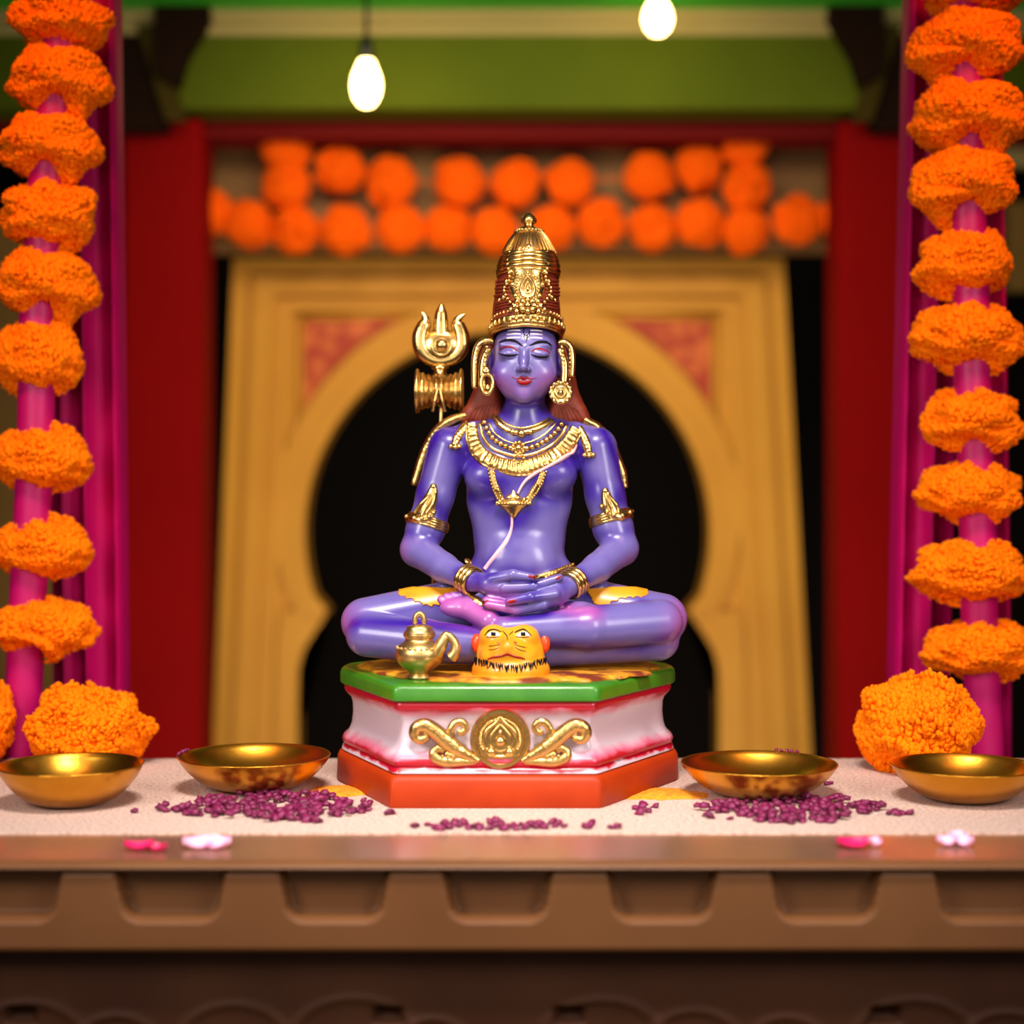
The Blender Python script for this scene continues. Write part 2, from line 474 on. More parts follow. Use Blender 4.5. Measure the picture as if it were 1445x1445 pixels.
# brackets that carry the green beam
def bracket(sx, x_in, label):
    y = 1640.0; k = K(y)
    t = thing('roof_bracket', label, 'bracket', ((x_in-CX)*k, y, (HY-180)*k), 'roof brackets')
    f = lambda px, py: ((px-CX)*k, (HY-py)*k)
    m = MB().prism([f(x_in+sx*30, -20), f(x_in-sx*45, -20), f(x_in-sx*45, 25), f(x_in-sx*12, 80), f(x_in, 120), f(x_in+sx*35, 100)], y, y+55)
    m.build('arm', M['bracket'], t, smooth=False)
    m = MB().prism([f(x_in+sx*32, 30), f(x_in+sx*62, 30), f(x_in+sx*20, 166), f(x_in-sx*8, 166)], y+30, y+58)
    m.build('strut', M['olive'], t, smooth=False)
    m = MB().prism([f(x_in+sx*110, -20), f(x_in+sx*50, -20), f(x_in+sx*22, 176), f(x_in+sx*110, 176)], y+58, y+110)
    m.build('back_board', M['bracket'], t, smooth=False)
bracket(-1, 250, 'dark carved roof bracket at the left end of the green beam')
bracket(1, 1215, 'dark carved roof bracket at the right end of the green beam')

# ochre side walls beyond the drapes
ys = 2000.0; ks = K(ys)
o = MB().box((-2590, ys, FZ), ((165-CX)*ks, ys+60, (HY-300)*ks)).build('wall_side_left', M['sidewall'], smooth=False); struct(o)
o = MB().box(((1424-CX)*ks, ys, (HY-410)*ks), (2590, ys+60, (HY-285)*ks)).build('wall_side_right', M['sidewall'], smooth=False); struct(o)
o = MB().box(((1405-CX)*ks, ys-30, (HY-236)*ks), (2590, ys+20, (HY-205)*ks)).build('trim_2', M['cream'], smooth=False); struct(o)

# ------------------------------------------------------------------ ochre arch
yA = 2140.0; kA = K(yA)
def A2(px, py): return ((px-CX)*kA, (HY-py)*kA)
arch = thing('arched_doorway_frame', 'ochre gold wooden frame with horseshoe arch and red spandrels behind the figurine', 'doorway', (0, yA, FZ))
def outline(i):      # tapered outer rectangle moved inward by i pixels at the sides and the top
    bl = (283+i*0.93, 1500); tl = (330+i, 365+i*0.9); tr = (1105-i, 365+i*0.9); br = (1168-i*0.93, 1500)
    return [A2(*bl), A2(*tl), A2(*tr), A2(*br)]
steps = [(0, 22, -10), (22, 30, 6), (30, 58, -24), (58, 66, 0), (66, 82, -12), (82, 90, 14)]
m = MB()
for a, b, dy in steps: m.strip(outline(a), outline(b), yA + dy, yA + 120)
m.build('moulded_frame', M['arch'], arch, smooth=False)
cx, cy, R = 716, 752, 286
th0 = math.degrees(math.asin((862-cy)/R))
opening = [(420, 1500), (420, 1000), (421, 945), (427, 918), (440, 897), (452, 880)]
arc = [(cx - (R-0)*math.cos(math.radians(t)), cy - R*math.sin(math.radians(t))) for t in np.linspace(-th0, 180+th0, 49)]
arc[0] = (463, 862); arc[-1] = (969, 862)
right = [(1432-x+0, y) for x, y in reversed(opening)]
right = [(1015-(x-420) if False else 1435-x, y) for x, y in reversed(opening)]
inner = opening + arc + right
# plate filling the space between opening and frame
def rectpt(i, n):
    L = outline(84)
    seg = [np.array(p) for p in L]
    na = len(opening) + 12; nb = len(inner) - na
    if i < na:
        t = i/(na-1); 
        return tuple(seg[0] + (seg[1]-seg[0])*min(1, t))
    if i >= nb:
        t = (i-nb)/(na-1)
        return tuple(seg[2] + (seg[3]-seg[2])*t)
    t = (i-na+0.5)/(nb-na)
    return tuple(seg[1] + (seg[2]-seg[1])*t)
inn = [A2(*p) for p in inner]; out = [rectpt(i, len(inner)) for i in range(len(inner))]
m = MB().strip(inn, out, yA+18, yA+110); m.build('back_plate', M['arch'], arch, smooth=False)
# raised archivolt that runs down into the jambs
def offs(P, d):
    P = np.asarray(P, float); T = np.gradient(P, axis=0); T /= np.linalg.norm(T, axis=1)[:, None]
    return P + np.stack([T[:, 1], -T[:, 0]], 1)*d
ringA = arc; ringB = [(cx - (R+d)*math.cos(math.radians(t)), cy - (R+d)*math.sin(math.radians(t))) for t, d in zip(np.linspace(-th0, 180+th0, 49), [30+18*min(1, abs(abs(i-24)-24)/8) for i in range(49)])]
ringC = [(cx - (R+16)*math.cos(math.radians(t)), cy - (R+16)*math.sin(math.radians(t))) for t in np.linspace(-th0, 180+th0, 49)]
m = MB().strip([A2(*p) for p in ringA], [A2(*p) for p in ringB], yA-8, yA+40)
m.strip([A2(*p) for p in ringA], [A2(*p) for p in ringC], yA-16, yA+40)
m.build('archivolt', M['arch'], arch, smooth=False)
for s in (-1, 1):
    P = [(420, 1500), (420, 1000), (421, 945), (428, 918), (445, 890), (463, 862)]
    Q = [(386, 1500), (390, 1000), (391, 945), (391, 915), (393, 890), (400, 862)]
    if s > 0: P = [(1435-x, y) for x, y in P]; Q = [(1435-x+6, y) for x, y in Q]
    MB().strip([A2(*p) for p in P], [A2(*p) for p in Q], yA-4, yA+60).build('jamb', M['arch'], arch, smooth=False)
# spandrels: red patterned panels with a pale border
for s in (-1, 1):
    xo = 424 if s < 0 else 1008
    corner = (xo, 448)
    top = [(xo + (-s)*t, 448) for t in np.linspace(0, 170, 14)]
    curve = []
    for t in np.linspace(0, 1, 14):
        a = math.radians(31 + t*37)
        curve.append((cx + s*(R+46)*math.cos(a), cy - (R+46)*math.sin(a)))
    curve[0] = (xo, cy - math.sqrt(max((R+46)**2-(xo-cx)**2, 1)))
    poly = [A2(*corner)] + [A2(*p) for p in reversed(curve)]
    pan = MB().prism(poly if s < 0 else poly[::-1], yA+8, yA+30).build('spandrel_panel', M['spandrel'], arch, smooth=False)
    pan['label'] = 'red patterned spandrel'
    m = MB(); loop = [np.array([p[0], yA+6, p[1]]) for p in poly] + [np.array([poly[0][0], yA+6, poly[0][1]])]
    for a, b in zip(loop[:-1], loop[1:]): m.tube([a, b], 9, 6)
    m.build('spandrel_border', M['arch'], pan, smooth=True)

# ------------------------------------------------------------------ hanging bulbs
def bulb(px, py, rw, rh, y, label):
    k = K(y); c = W(px, py, y); rw *= k; rh *= k
    t = thing('hanging_bulb', label, 'light bulb', c + np.array([0, 0, -rh]), 'bare bulbs under the porch ceiling')
    prof = [(0.001, -rh), (rw*0.45, -rh*0.92), (rw*0.82, -rh*0.62), (rw, -rh*0.15), (rw*0.9, rh*0.3), (rw*0.62, rh*0.72), (rw*0.42, rh)]
    MB().lathe(prof, c, 24).build('glass', M['bulb'], t)
    MB().lathe([(rw*0.44, rh*0.98), (rw*0.5, rh*1.1), (rw*0.5, rh*1.75), (rw*0.25, rh*2.0), (rw*0.1, rh*2.1)], c, 20).build('socket', M['socket'], t)
    MB().tube([c + np.array([0, 0, rh*2.0]), np.array([c[0], y, zc+2])], 5, 8).build('cord', M['socket'], t)
bulb(517, 118, 20, 33, 1480.0, 'lit warm bulb hanging in front of the green beam')
bulb(928, 24, 20, 26, 1480.0, 'lit warm bulb high under the green ceiling, right of centre')

# ------------------------------------------------------------------ marigolds
def petal_unit(seed):
    r = np.random.RandomState(seed)
    t = (1+5**0.5)/2
    v = np.array([(-1,t,0),(1,t,0),(-1,-t,0),(1,-t,0),(0,-1,t),(0,1,t),(0,-1,-t),(0,1,-t),(t,0,-1),(t,0,1),(-t,0,-1),(-t,0,1)], float)
    v /= np.linalg.norm(v[0])
    f = [(0,11,5),(0,5,1),(0,1,7),(0,7,10),(0,10,11),(1,5,9),(5,11,4),(11,10,2),(10,7,6),(7,1,8),(3,9,4),(3,4,2),(3,2,6),(3,6,8),(3,8,9),(4,9,5),(2,4,11),(6,2,10),(8,6,7),(9,8,1)]
    return v, f
PV, PF = petal_unit(1)
def pompom(seed, N, rx, ry, zt, zb, pr, saddle, lump=0.10, flat=False):
    """frilly marigold head centred on the origin: N little petals over a lumpy cap"""
    r = np.random.RandomState(seed); m = MB()
    ph = r.rand(8)*6.28; fq = r.randint(2, 6, 8)
    def shape(d):
        az = np.arctan2(d[:, 1], d[:, 0]); s = np.ones(len(d))
        for q in range(8): s += lump*0.42*np.sin(fq[q]*az + ph[q] + 2.3*d[:, 2]*(q-3))
        P = np.empty_like(d)
        P[:, 0] = d[:, 0]*rx*s; P[:, 1] = d[:, 1]*ry*s
        up = d[:, 2] > 0
        c2 = np.abs(np.cos(az + ph[0]*0.05))
        low = zb*(1 - saddle + saddle*c2**1.5)*(1 + 0.25*np.sin(3*az+ph[1]))
        P[:, 2] = np.where(up, np.sign(d[:, 2])*np.abs(d[:, 2])**0.85*zt*s, d[:, 2]*low)
        return P
    i = np.arange(N) + 0.5
    z = 1 - 2*i/N; a = math.pi*(1+5**0.5)*i
    d = np.stack([np.sqrt(1-z*z)*np.cos(a), np.sqrt(1-z*z)*np.sin(a), z], 1)
    d += r.randn(N, 3)*0.05; d /= np.linalg.norm(d, axis=1)[:, None]
    P = shape(d); P0 = P*(1 + r.uniform(-0.035, 0.035, N))[:, None]
    for p, n in zip(P0, d):
        q = PV * (pr*r.uniform(0.65, 1.25, 3))
        q = q + n*pr*0.25 + r.randn(12, 3)*pr*0.15
        m.add(q + p, PF)
    # closed core so that no gap shows through
    c = MB(); c.sphere((0, 0, 0), 1.0, 28, 16)
    cv = c.v[0]; m.add(shape(cv)*0.99, c.f)
    return m
def mg_mesh(name, mb, m):
    o = mb.build(name, m, origin=(0, 0, 0)); return o
heads = []
specs = [(21, 2500, 72, 60, 52, 46, 5.0, 0.62), (22, 2500, 72, 62, 50, 48, 5.0, 0.5), (23, 2400, 69, 60, 52, 40, 5.0, 0.35), (24, 2500, 72, 60, 46, 44, 5.0, 0.45)]
for q, sp in enumerate(specs):
    heads.append(mg_mesh('marigold', pompom(*sp), M['marigold']))
WN, HN = 148.0, 98.0
ordn = ['topmost', 'second', 'third', 'fourth', 'fifth', 'sixth', 'seventh', 'eighth', 'ninth', 'tenth', 'lowest']
YP = 214.0; kp = K(YP)
used = set()
def place_head(v, px, py, w, h, y, label, group, rz):
    src = heads[v]
    if v not in used: o = src; used.add(v)
    else: o = src.copy(); col.objects.link(o)
    k = K(y); c = W(px, py, y)
    o.location = Vector((c*S).tolist())
    sc = w*k/WN
    o.scale = (sc*0.98, sc*0.98, h*k*0.93/HN); o.rotation_euler = (rng.uniform(-.06, .06), rng.uniform(-.08, .08), rz)
    tag(o, label, 'marigold', group); o.name = 'marigold'
    return o
Lf = [(85,33,128,88), (82,120,136,102), (69,213,138,98), (70,310,134,100), (64,407,136,104), (54,511,122,110), (60,653,134,96), (62,779,132,90), (64,889,134,92)]
Rf = [(1376,-22,150,96), (1363,73,152,108), (1366,172,154,108), (1359,266,144,106), (1361,378,132,96), (1366,480,152,104), (1370,599,138,90), (1367,697,136,92), (1369,812,156,92), (1384,919,152,90)]
vl = [1, 0, 0, 1, 0, 2, 2, 2, 3]; vr = [1, 0, 0, 0, 2, 3, 2, 3, 2, 3]
for q, (f, v) in enumerate(zip(Lf, vl)):
    w = ordn[q] if q < 8 else 'lowest'
    place_head(v, *f, YP, '%s orange marigold%s on the left magenta pole' % (w, '' if w in ('topmost', 'lowest') else ' from the top'), 'marigolds threaded on the left pole', rng.choice([0, 3.14159]) + rng.uniform(-.3, .3))
for q, (f, v) in enumerate(zip(Rf, vr)):
    w = ordn[q] if q < 9 else 'lowest'
    place_head(v, *f, YP, '%s orange marigold%s on the right magenta pole' % (w, '' if w in ('topmost', 'lowest') else ' from the top'), 'marigolds threaded on the right pole', rng.choice([0, 3.14159]) + rng.uniform(-.3, .3))
# marigolds lying on the table
big = mg_mesh('marigold', pompom(31, 3200, 82, 77, 61, 46, 5.0, 0.0, 0.09), M['marigold'])
big.location = Vector(((W(122, 1038, 110)*S)).tolist()); big.location.z = (TZ + 48)*S
tag(big, 'large orange marigold lying behind the leftmost brass bowl', 'marigold', 'marigolds lying on the table')
o = big.copy(); col.objects.link(o); y = 48.0
o.location = Vector((W(1297, 1040, y)*S).tolist()); o.location.z = (TZ + 58)*S; o.scale = (1.0, 0.9, 1.22); o.rotation_euler = (0, 0, 2.2)
tag(o, 'large orange marigold lying behind the rightmost brass bowl', 'marigold', 'marigolds lying on the table')
o = big.copy(); col.objects.link(o)
o.location = Vector((W(-62, 1016, 140)*S).tolist()); o.location.z = (TZ + 50)*S; o.scale = (1, 1, 1.15); o.rotation_euler = (0, 0, 1.0)
tag(o, 'orange marigold cut by the left photo edge beside the pole foot', 'marigold', 'marigolds lying on the table')

# ------------------------------------------------------------------ poles
def pole(pts, label):
    P = spline([W(px, py, YP) for px, py in pts], 6)
    base = P[-1].copy(); base[2] = FZ
    P = np.vstack([P, base])
    o = MB().tube(P, 26*kp, 28).build('garland_pole', M['pole'], smooth=True, angle=50)
    tag(o, label, 'pole', 'magenta poles that carry the marigolds')
pole([(92,-60), (84,70), (76,165), (66,260), (60,345), (53,450), (51,580), (46,715), (40,830), (34,960), (29,1075), (26, 1150)], 'magenta cloth covered pole of the left marigold garland')
pole([(1352,-60), (1355,5), (1364,110), (1365,215), (1366,320), (1370,420), (1372,535), (1376,640), (1380,760), (1382,860), (1386,960), (1391,1070), (1393, 1150)], 'magenta cloth covered pole of the right marigold garland')

# ------------------------------------------------------------------ drapes
def drape(xs, ytop_shift, y0, label):
    """hanging cloth: xs list of (image x, fold depth) at the foot; shift moves the top sideways"""
    P = spline(xs, 8); nz = 26; G = []
    for j in range(nz):
        t = j/(nz-1); z = 950 + (FZ - 950)*t
        row = []
        for px, dp in P:
            y = y0 + dp*(0.9 + 0.1*math.sin(2.2*t + px*0.05)); k = K(y0)
            row.append(((px - CX + ytop_shift*(1-min(1, (950-z)/1300)))*k, y, z))
        G.append(row)
    o = MB().grid(np.array(G), np.array([0, 6.0, 0])).build('fabric_drape', M['drape'], smooth=True, angle=60)
    tag(o, label, 'curtain', 'magenta drapes behind the garland poles')
drape([(66, 50), (80, 34), (86, 18), (94, 22), (104, 30), (113, 22), (121, -2), (125, -5), (129, 4), (138, 16), (148, 20), (158, 10), (166, -8), (170, -6), (174, 8), (176, 40)], -14, 330.0, 'magenta hanging drape in front of the left red column')
drape([(1259, 40), (1261, 8), (1265, -6), (1270, -8), (1277, 8), (1288, 20), (1298, 16), (1306, 2), (1310, -4), (1314, 4), (1322, 20), (1334, 30), (1346, 34)], 26, 330.0, 'magenta hanging drape in front of the right red column')
drape([(1394, 34), (1406, 26), (1415, 10), (1422, -6), (1427, -2), (1431, 14), (1433, 40)], -16, 330.0, 'narrow magenta drape edge right of the right garland pole')

# ------------------------------------------------------------------ ball garland over the arch
bm_ = pompom(41, 420, 69, 69, 69, 69, 9.5, 0.0, 0.03)
ball0 = mg_mesh('garland_ball', bm_, M['marigold_far'])
lower = [(298,299,34), (350,315,36), (416,325,37), (487,325,38), (565,322,37), (631,322,35), (698,326,36), (779,322,35), (849,315,37), (920,322,36), (987,315,37), (1051,325,36), (1125,311,37), (1172,306,26)]
upper = [(404,209,39), (404,262,36), (480,239,37), (552,256,38), (648,257,38), (727,260,37), (804,257,36), (916,248,37), (986,235,36), (1049,201,38), (1054,263,37)]
yb = 1950.0; kb = K(yb); first = True
nth = ['first', 'second', 'third', 'fourth', 'fifth', 'sixth', 'seventh', 'eighth', 'ninth', 'tenth', 'eleventh', 'twelfth', 'thirteenth', 'fourteenth']
ulab = ['topmost orange garland ball at the left end of the ochre wall', 'orange garland ball directly under the topmost left one', 'first ball right of the left double stack in upper row', 'second ball right of the left double stack in upper row',
        'left ball of the middle upper trio above the arch', 'centre ball of the middle upper trio above the arch', 'right ball of the middle upper trio above the arch',
        'second ball left of the right double stack in upper row', 'first ball left of the right double stack in upper row', 'topmost orange garland ball at the right end of the ochre wall', 'orange garland ball directly under the topmost right one']
for row, (lst) in enumerate((lower, upper)):
    for q, (px, py, r) in enumerate(lst):
        o = ball0 if first else ball0.copy()
        if not first: col.objects.link(o)
        first = False
        o.location = Vector((W(px, py, yb + (q % 3)*6 - row*4)*S).tolist()); s = r*0.81/38.0; o.scale = (s, s, s)
        o.rotation_euler = (rng.random()*6, rng.random()*6, rng.random()*6)
        lb = ulab[q] if row else '%s orange ball from the left in the lower garland row' % nth[q]
        tag(o, lb, 'garland ball', 'orange balls hung above the arch')

for lst, lb in ((lower, 'thin thread carrying the lower row of orange balls'), (upper, 'thin thread carrying the upper row of orange balls')):
    P = [W(250 if lst is lower else 390, lst[0][1], yb+10)] + [W(px, py, yb) for px, py, r in sorted(lst)] + [W(1200 if lst is lower else 1062, lst[-1][1], yb+10)]
    if lst is upper: P = [W(404, 200, yF+2)] + [W(px, py, yb) for px, py, r in lst if (px, py) not in ((404, 262), (1054, 263))] + [W(1049, 195, yF+2)]
    tag(MB().tube(np.array(P), 2.0, 6).build('garland_thread', M['marigold_far']), lb, 'thread')

# ------------------------------------------------------------------ altar table
TX = 1150.0
YB = 178.0; YC = -372.0; YL = -507.0
table = thing('altar_table', 'brown altar table with pale stone top, glossy ledge and recessed front', 'table', (0, -160, FZ))
m = MB().box((-TX, YC, TZ-40), (TX, YB, TZ)); o = m.build('stone_top', M['stone'], table, smooth=False); o['label'] = 'pale pinkish granular top'
prof = [(YL+0.5, TZ-2.6), (YL+0.5, TZ-12), (YL-4, TZ-12.2), (YL-14, TZ-12), (YL-16, TZ-9), (YL-13, TZ-5.5), (YL-7, TZ-3.4)]
m = MB(); n = len(prof)
v = [(x, y, z) for x in (-TX, TX) for y, z in prof]
m.add(v, [(i, (i+1) % n, n+(i+1) % n, n+i) for i in range(n)] + [tuple(range(n)), tuple(range(n, 2*n))])
m.build('ledge_nosing', M['apron'], table, angle=60)
prof = [(YC+1, TZ-2), (YC+1, TZ-12), (YL, TZ-12), (YL, TZ-2.5)]
m = MB(); n = len(prof)
v = [(x, y, z) for x in (-TX, TX) for y, z in prof]
m.add(v, [(i, (i+1) % n, n+(i+1) % n, n+i) for i in range(n)] + [tuple(range(n)), tuple(range(n, 2*n))])
o = m.build('ledge', M['ledge'], table, angle=35); o['label'] = 'glossy brown front ledge'
# front board with a row of recessed trapezoid panels
kf = K(YL-10); zA0 = TZ - 12.5; zA1 = (HY-1347)*kf
xs = np.arange(-700, 700.1, 2.2); zs = np.arange(zA1, zA0+0.1, 1.6)
XX, ZZ = np.meshgrid(xs, zs, indexing='ij')
pitch = 231.5*kf; x0 = (240-CX)*kf
u = (XX - x0 + pitch/2) % pitch - pitch/2
zt = zA0 + 40; zb = (HY-1303)*kf
def recess(u, z):
    t = np.clip((z - zb)/(zt - zb), 0, 1)
    half = (66 + 24*t)*kf
    rr = 18.0
    q0 = np.abs(u) - half + rr; q1 = np.maximum(zb - z, z - zt) + rr
    sd = np.sqrt(np.maximum(q0, 0)**2 + np.maximum(q1, 0)**2) + np.minimum(np.maximum(q0, q1), 0) - rr
    return sd
sd_ = recess(u, ZZ)
ramp = np.minimum(np.clip(-sd_/7.0, 0, 1), np.clip((ZZ - zb + 1)/9.0, 0, 1))
dep = 15*np.clip(-sd_/13.0, 0, 1); dep = dep*dep*(3-2*(dep/15))/15*1.0
YY = YL - 9 + np.where(sd_ < 0, ramp, 0)*23
edge = np.clip((ZZ - (zA0-8))/8, 0, 1); YY = YY + 4*edge**2
edge = np.clip((zA1 + 8 - ZZ)/8, 0, 1); YY = YY + 6*edge**2
G = np.stack([XX, YY, ZZ], -1)
o = MB().grid(G, np.array([0, 60.0, 0])).build('front_board', M['apron'], table, angle=60); o['label'] = 'brown front board with rounded trapezoid recesses'
# lower carved body, set back
kd = K(YL+26); z1 = (HY-1350)*kd; z0 = FZ + 30
xs = np.arange(-700, 700.1, 3.0); zs = np.concatenate([np.arange(z0, z1-260, 20), np.arange(z1-260, z1+30, 2.0)])
XX, ZZ = np.meshgrid(xs, zs, indexing='ij')
YY = np.full_like(XX, YL+26.0)
pz = (HY-1450)*kd
for px, rr in ((40, 46), (165, 30), (330, 44), (500, 52), (610, 26), (850, 50), (980, 36), (1110, 28), (1290, 50), (1420, 34)):
    X0 = (px-CX)*kd
    r = np.hypot((XX-X0)/1.5, ZZ-pz+14)
    YY -= 2.2*np.exp(-((r-rr*0.9)/5)**2)
for px in (548, 803, 30, 1250):
    YY += 14*np.exp(-((XX-(px-CX)*kd)/16)**6 - ((ZZ-(HY-1434)*kd)/9)**4)
G = np.stack([XX, YY, ZZ], -1)
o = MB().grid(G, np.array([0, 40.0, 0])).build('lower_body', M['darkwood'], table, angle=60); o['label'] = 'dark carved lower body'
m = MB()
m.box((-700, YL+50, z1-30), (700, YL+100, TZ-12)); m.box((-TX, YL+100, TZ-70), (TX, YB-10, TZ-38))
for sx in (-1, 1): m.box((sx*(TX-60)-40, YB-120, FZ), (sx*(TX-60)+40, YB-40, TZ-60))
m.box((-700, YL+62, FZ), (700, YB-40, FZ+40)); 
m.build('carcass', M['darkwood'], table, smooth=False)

# ------------------------------------------------------------------ brass bowls
def bowl_proto():
    m = MB()
    outer = [(0.001, 0), (36, 0), (40, 1), (50, 3.5), (63, 9), (76, 18), (88, 30.5), (96.5, 43), (100, 50)]
    inner = [(100.4, 51.2), (99.5, 52.2), (98, 51.5), (94.5, 45), (86, 33), (74, 22), (60, 13), (44, 7), (20, 4.5), (0.001, 4)]
    m.lathe(outer + inner, (0, 0, 0), 72, cap=False)
    return m
bowl_spec = [(100, 1143, 101, 1078, -190, 'leftmost brass bowl, in front of a big marigold'), (359, 1121, 107, 1065, -80, 'brass bowl between left purple heap and figurine pedestal'),
             (1071, 1130, 110, 1076, -125, 'brass bowl just right of the figurine pedestal'), (1362, 1137, 103, 1079, -160, 'rightmost brass bowl, in front of a big marigold')]
b0 = None
for (px, pyb, rpx, pyr, y, lb) in bowl_spec:
    if b0 is None: b0 = bowl_proto().build('brass_bowl', M['brass'], origin=(0, 0, 0)); o = b0
    else: o = b0.copy(); col.objects.link(o)
    k = K(y); c = W(px, pyr, y); s = rpx*k/100
    h = (c[2] - TZ)/51.5
    o.location = Vector((c[0]*S, y*S, TZ*S)); o.scale = (s, s, h); o.rotation_euler = (0, 0, rng.random()*6)
    tag(o, lb, 'bowl', 'brass bowls on the table')
# small petal bits caught on the rims
def grain_mesh(seed, r):
    rs = np.random.RandomState(seed); m = MB(); v = PV*r*np.array([1.15, 0.9, 0.62]) + rs.randn(12, 3)*r*0.16
    m.add(v, PF); return m
bit0 = grain_mesh(5, 3.0).build('rim_petal_bit', M['granule'], origin=(0, 0, 0)); fb = True
for (bi, ang, n, lb, gr) in [(1, 176, 7, 'tiny petal bit on the left rim of the bowl left of the pedestal', 'petal bits on the bowl left of the pedestal'), (2, 62, 5, 'tiny petal bit on the back rim of the bowl right of the pedestal', 'petal bits on the bowl right of the pedestal')]:
    px, pyb, rpx, pyr, y, _ = bowl_spec[bi]; k = K(y); c = W(px, pyr, y)
    for q in range(n):
        a = math.radians(ang + (q-n/2)*4.2)
        o = bit0 if fb else bit0.copy()
        if not fb: col.objects.link(o)
        fb = False
        o.location = Vector(((c[0]+rpx*k*0.992*math.cos(a))*S, (y+rpx*k*0.992*math.sin(a))*S, (c[2]+1.8)*S)); o.rotation_euler = (q, q*2, q*3)
        tag(o, lb, 'petal bit', gr)

# ------------------------------------------------------------------ dried petal granules
gm = [grain_mesh(61+i, 5.0).build('petal_granule', M['granule'], origin=(0, 0, 0)) for i in range(3)]
gused = set()
def granule(px, py, dz, label, group):
    i = rng.randrange(3)
    if i in gused: o = gm[i].copy(); col.objects.link(o)
    else: o = gm[i]; gused.add(i)
    y = table_y(py); p = W(px, py, y)
    s = rng.uniform(0.95, 1.55)
    o.location = Vector((p[0]*S, y*S, (TZ + 2.6*s + dz)*S)); o.scale = (s, s, s); o.rotation_euler = (rng.uniform(-.5, .5), rng.uniform(-.5, .5), rng.random()*6)
    tag(o, label, 'dried petal', group)
def heap_pts(cx, cy, rx, ry, n, seed):
    r = np.random.RandomState(seed); out = []
    while len(out) < n:
        a, b = r.uniform(-1, 1, 2)
        w = 1 - 0.25*math.sin(3*a+seed)
        if abs(b) < (1-abs(a)**2.2)*w and abs(a) < 1: out.append((cx+rx*a, cy+ry*b + 4*a*a*(1 if seed % 2 else -1)))
    return out
lh = heap_pts(372, 1141, 154, 20, 270, 3); rh = heap_pts(1113, 1146, 136, 17, 210, 4)
front = [(585,1168),(612,1170),(628,1164),(634,1170),(641,1165),(648,1168),(655,1164),(671,1168),(676,1171),(692,1163),(698,1168),(705,1166),(712,1172),(722,1168),(736,1166),(741,1171),(748,1166),(755,1169),(762,1165),(768,1170),(778,1163),(784,1168),(790,1164),(797,1168),(690,1172),(700,1161),(832,1167),(828,1170),(836,1163),(862,1170),(871,1169),(604,1166),(620,1172),(660,1171),(728,1172)]
stray = [(190,1147),(548,1150),(553,1149),(897,1143),(906,1136),(915,1147),(902,1150),(908,1141),(925,1140),(1172,1107),(1166,1108),(1266,1151),(1274,1150),(1283,1150),(997,1152),(1003,1155),(1030,1157),(513,1131),(520,1137),(1116,1163),(1255,1150)]
def is_stuff(n, tot): return n
lh.sort(key=lambda p: -p[1]); rh.sort(key=lambda p: -p[1])
for i, (px, py) in enumerate(front): granule(px, py, 0, 'dark magenta dried petal scattered in front of the pedestal', 'dried petals scattered in front of the pedestal')
for i, (px, py) in enumerate(stray):
    granule(px, py, 0, 'dark magenta dried petal lying loose away from the heaps', 'loose dried petals on the table')
for i, (px, py) in enumerate(lh[:128]): granule(px, py, rng.choice([0, 0, 3.5]), 'dark magenta dried petal in heap before the bowl left of pedestal', 'dried petals of the heap left of the pedestal')
for i, (px, py) in enumerate(rh[:108]): granule(px, py, rng.choice([0, 0, 3.5]), 'dark magenta dried petal in heap before the bowl right of pedestal', 'dried petals of the heap right of the pedestal')
for lst, sd, lb in ((lh[128:], 70, 'rear of the dark magenta dried petal heap left of pedestal'), (rh[108:], 80, 'rear of the dark magenta dried petal heap right of pedestal')):
    m = MB(); r = np.random.RandomState(sd)
    for px, py in lst:
        y = table_y(py); p = W(px, py, y); s = r.uniform(0.95, 1.55)
        a = r.rand()*6.28; c_, s_ = math.cos(a), math.sin(a)
        v = (PV*5.0*s*np.array([1.15, 0.9, 0.62]) + r.randn(12, 3)*0.8) @ np.array([[c_, s_, 0], [-s_, c_, 0], [0, 0, 1]])
        m.add(v + np.array([p[0], y, TZ + 2.6*s + r.choice([0, 3.5])]), PF)
    tag(m.build('dried_petal_heap', M['granule']), lb, 'dried petals', None, 'stuff')

# turmeric powder
def powder(cx, cy, rx, ry, seed, label):
    y = table_y(cy); c = W(cx, cy, y); r = np.random.RandomState(seed); m = MB(); v = [(c[0], y, TZ+3.5)]; f = []
    nr, na = 7, 40
    ph = r.rand(5)*6
    for j in range(1, nr+1):
        for i in range(na):
            a = 2*math.pi*i/na; t = j/nr
            w = 1+0.12*math.sin(3*a+ph[0])+0.08*math.sin(7*a+ph[1])+0.05*r.randn()*t
            v.append((c[0]+rx*t*w*math.cos(a), y+ry*t*w*math.sin(a), TZ + 3.5*(1-t*t) + 0.15*(j < nr) + (0.6*r.rand() if j < nr else -0.2)))
    f += [(0, 1+i, 1+(i+1) % na) for i in range(na)]
    for j in range(nr-1):
        f += [(1+j*na+i, 1+(j+1)*na+i, 1+(j+1)*na+(i+1) % na, 1+j*na+(i+1) % na) for i in range(na)]
    tag(m.add(v, f).build('turmeric_powder', M['turmeric']), label, 'powder', None, 'stuff')
powder(478, 1117, 52, 45, 1, 'yellow orange powder strewn left of the pedestal foot')
powder(938, 1121, 58, 45, 2, 'yellow orange powder strewn right of the pedestal foot')

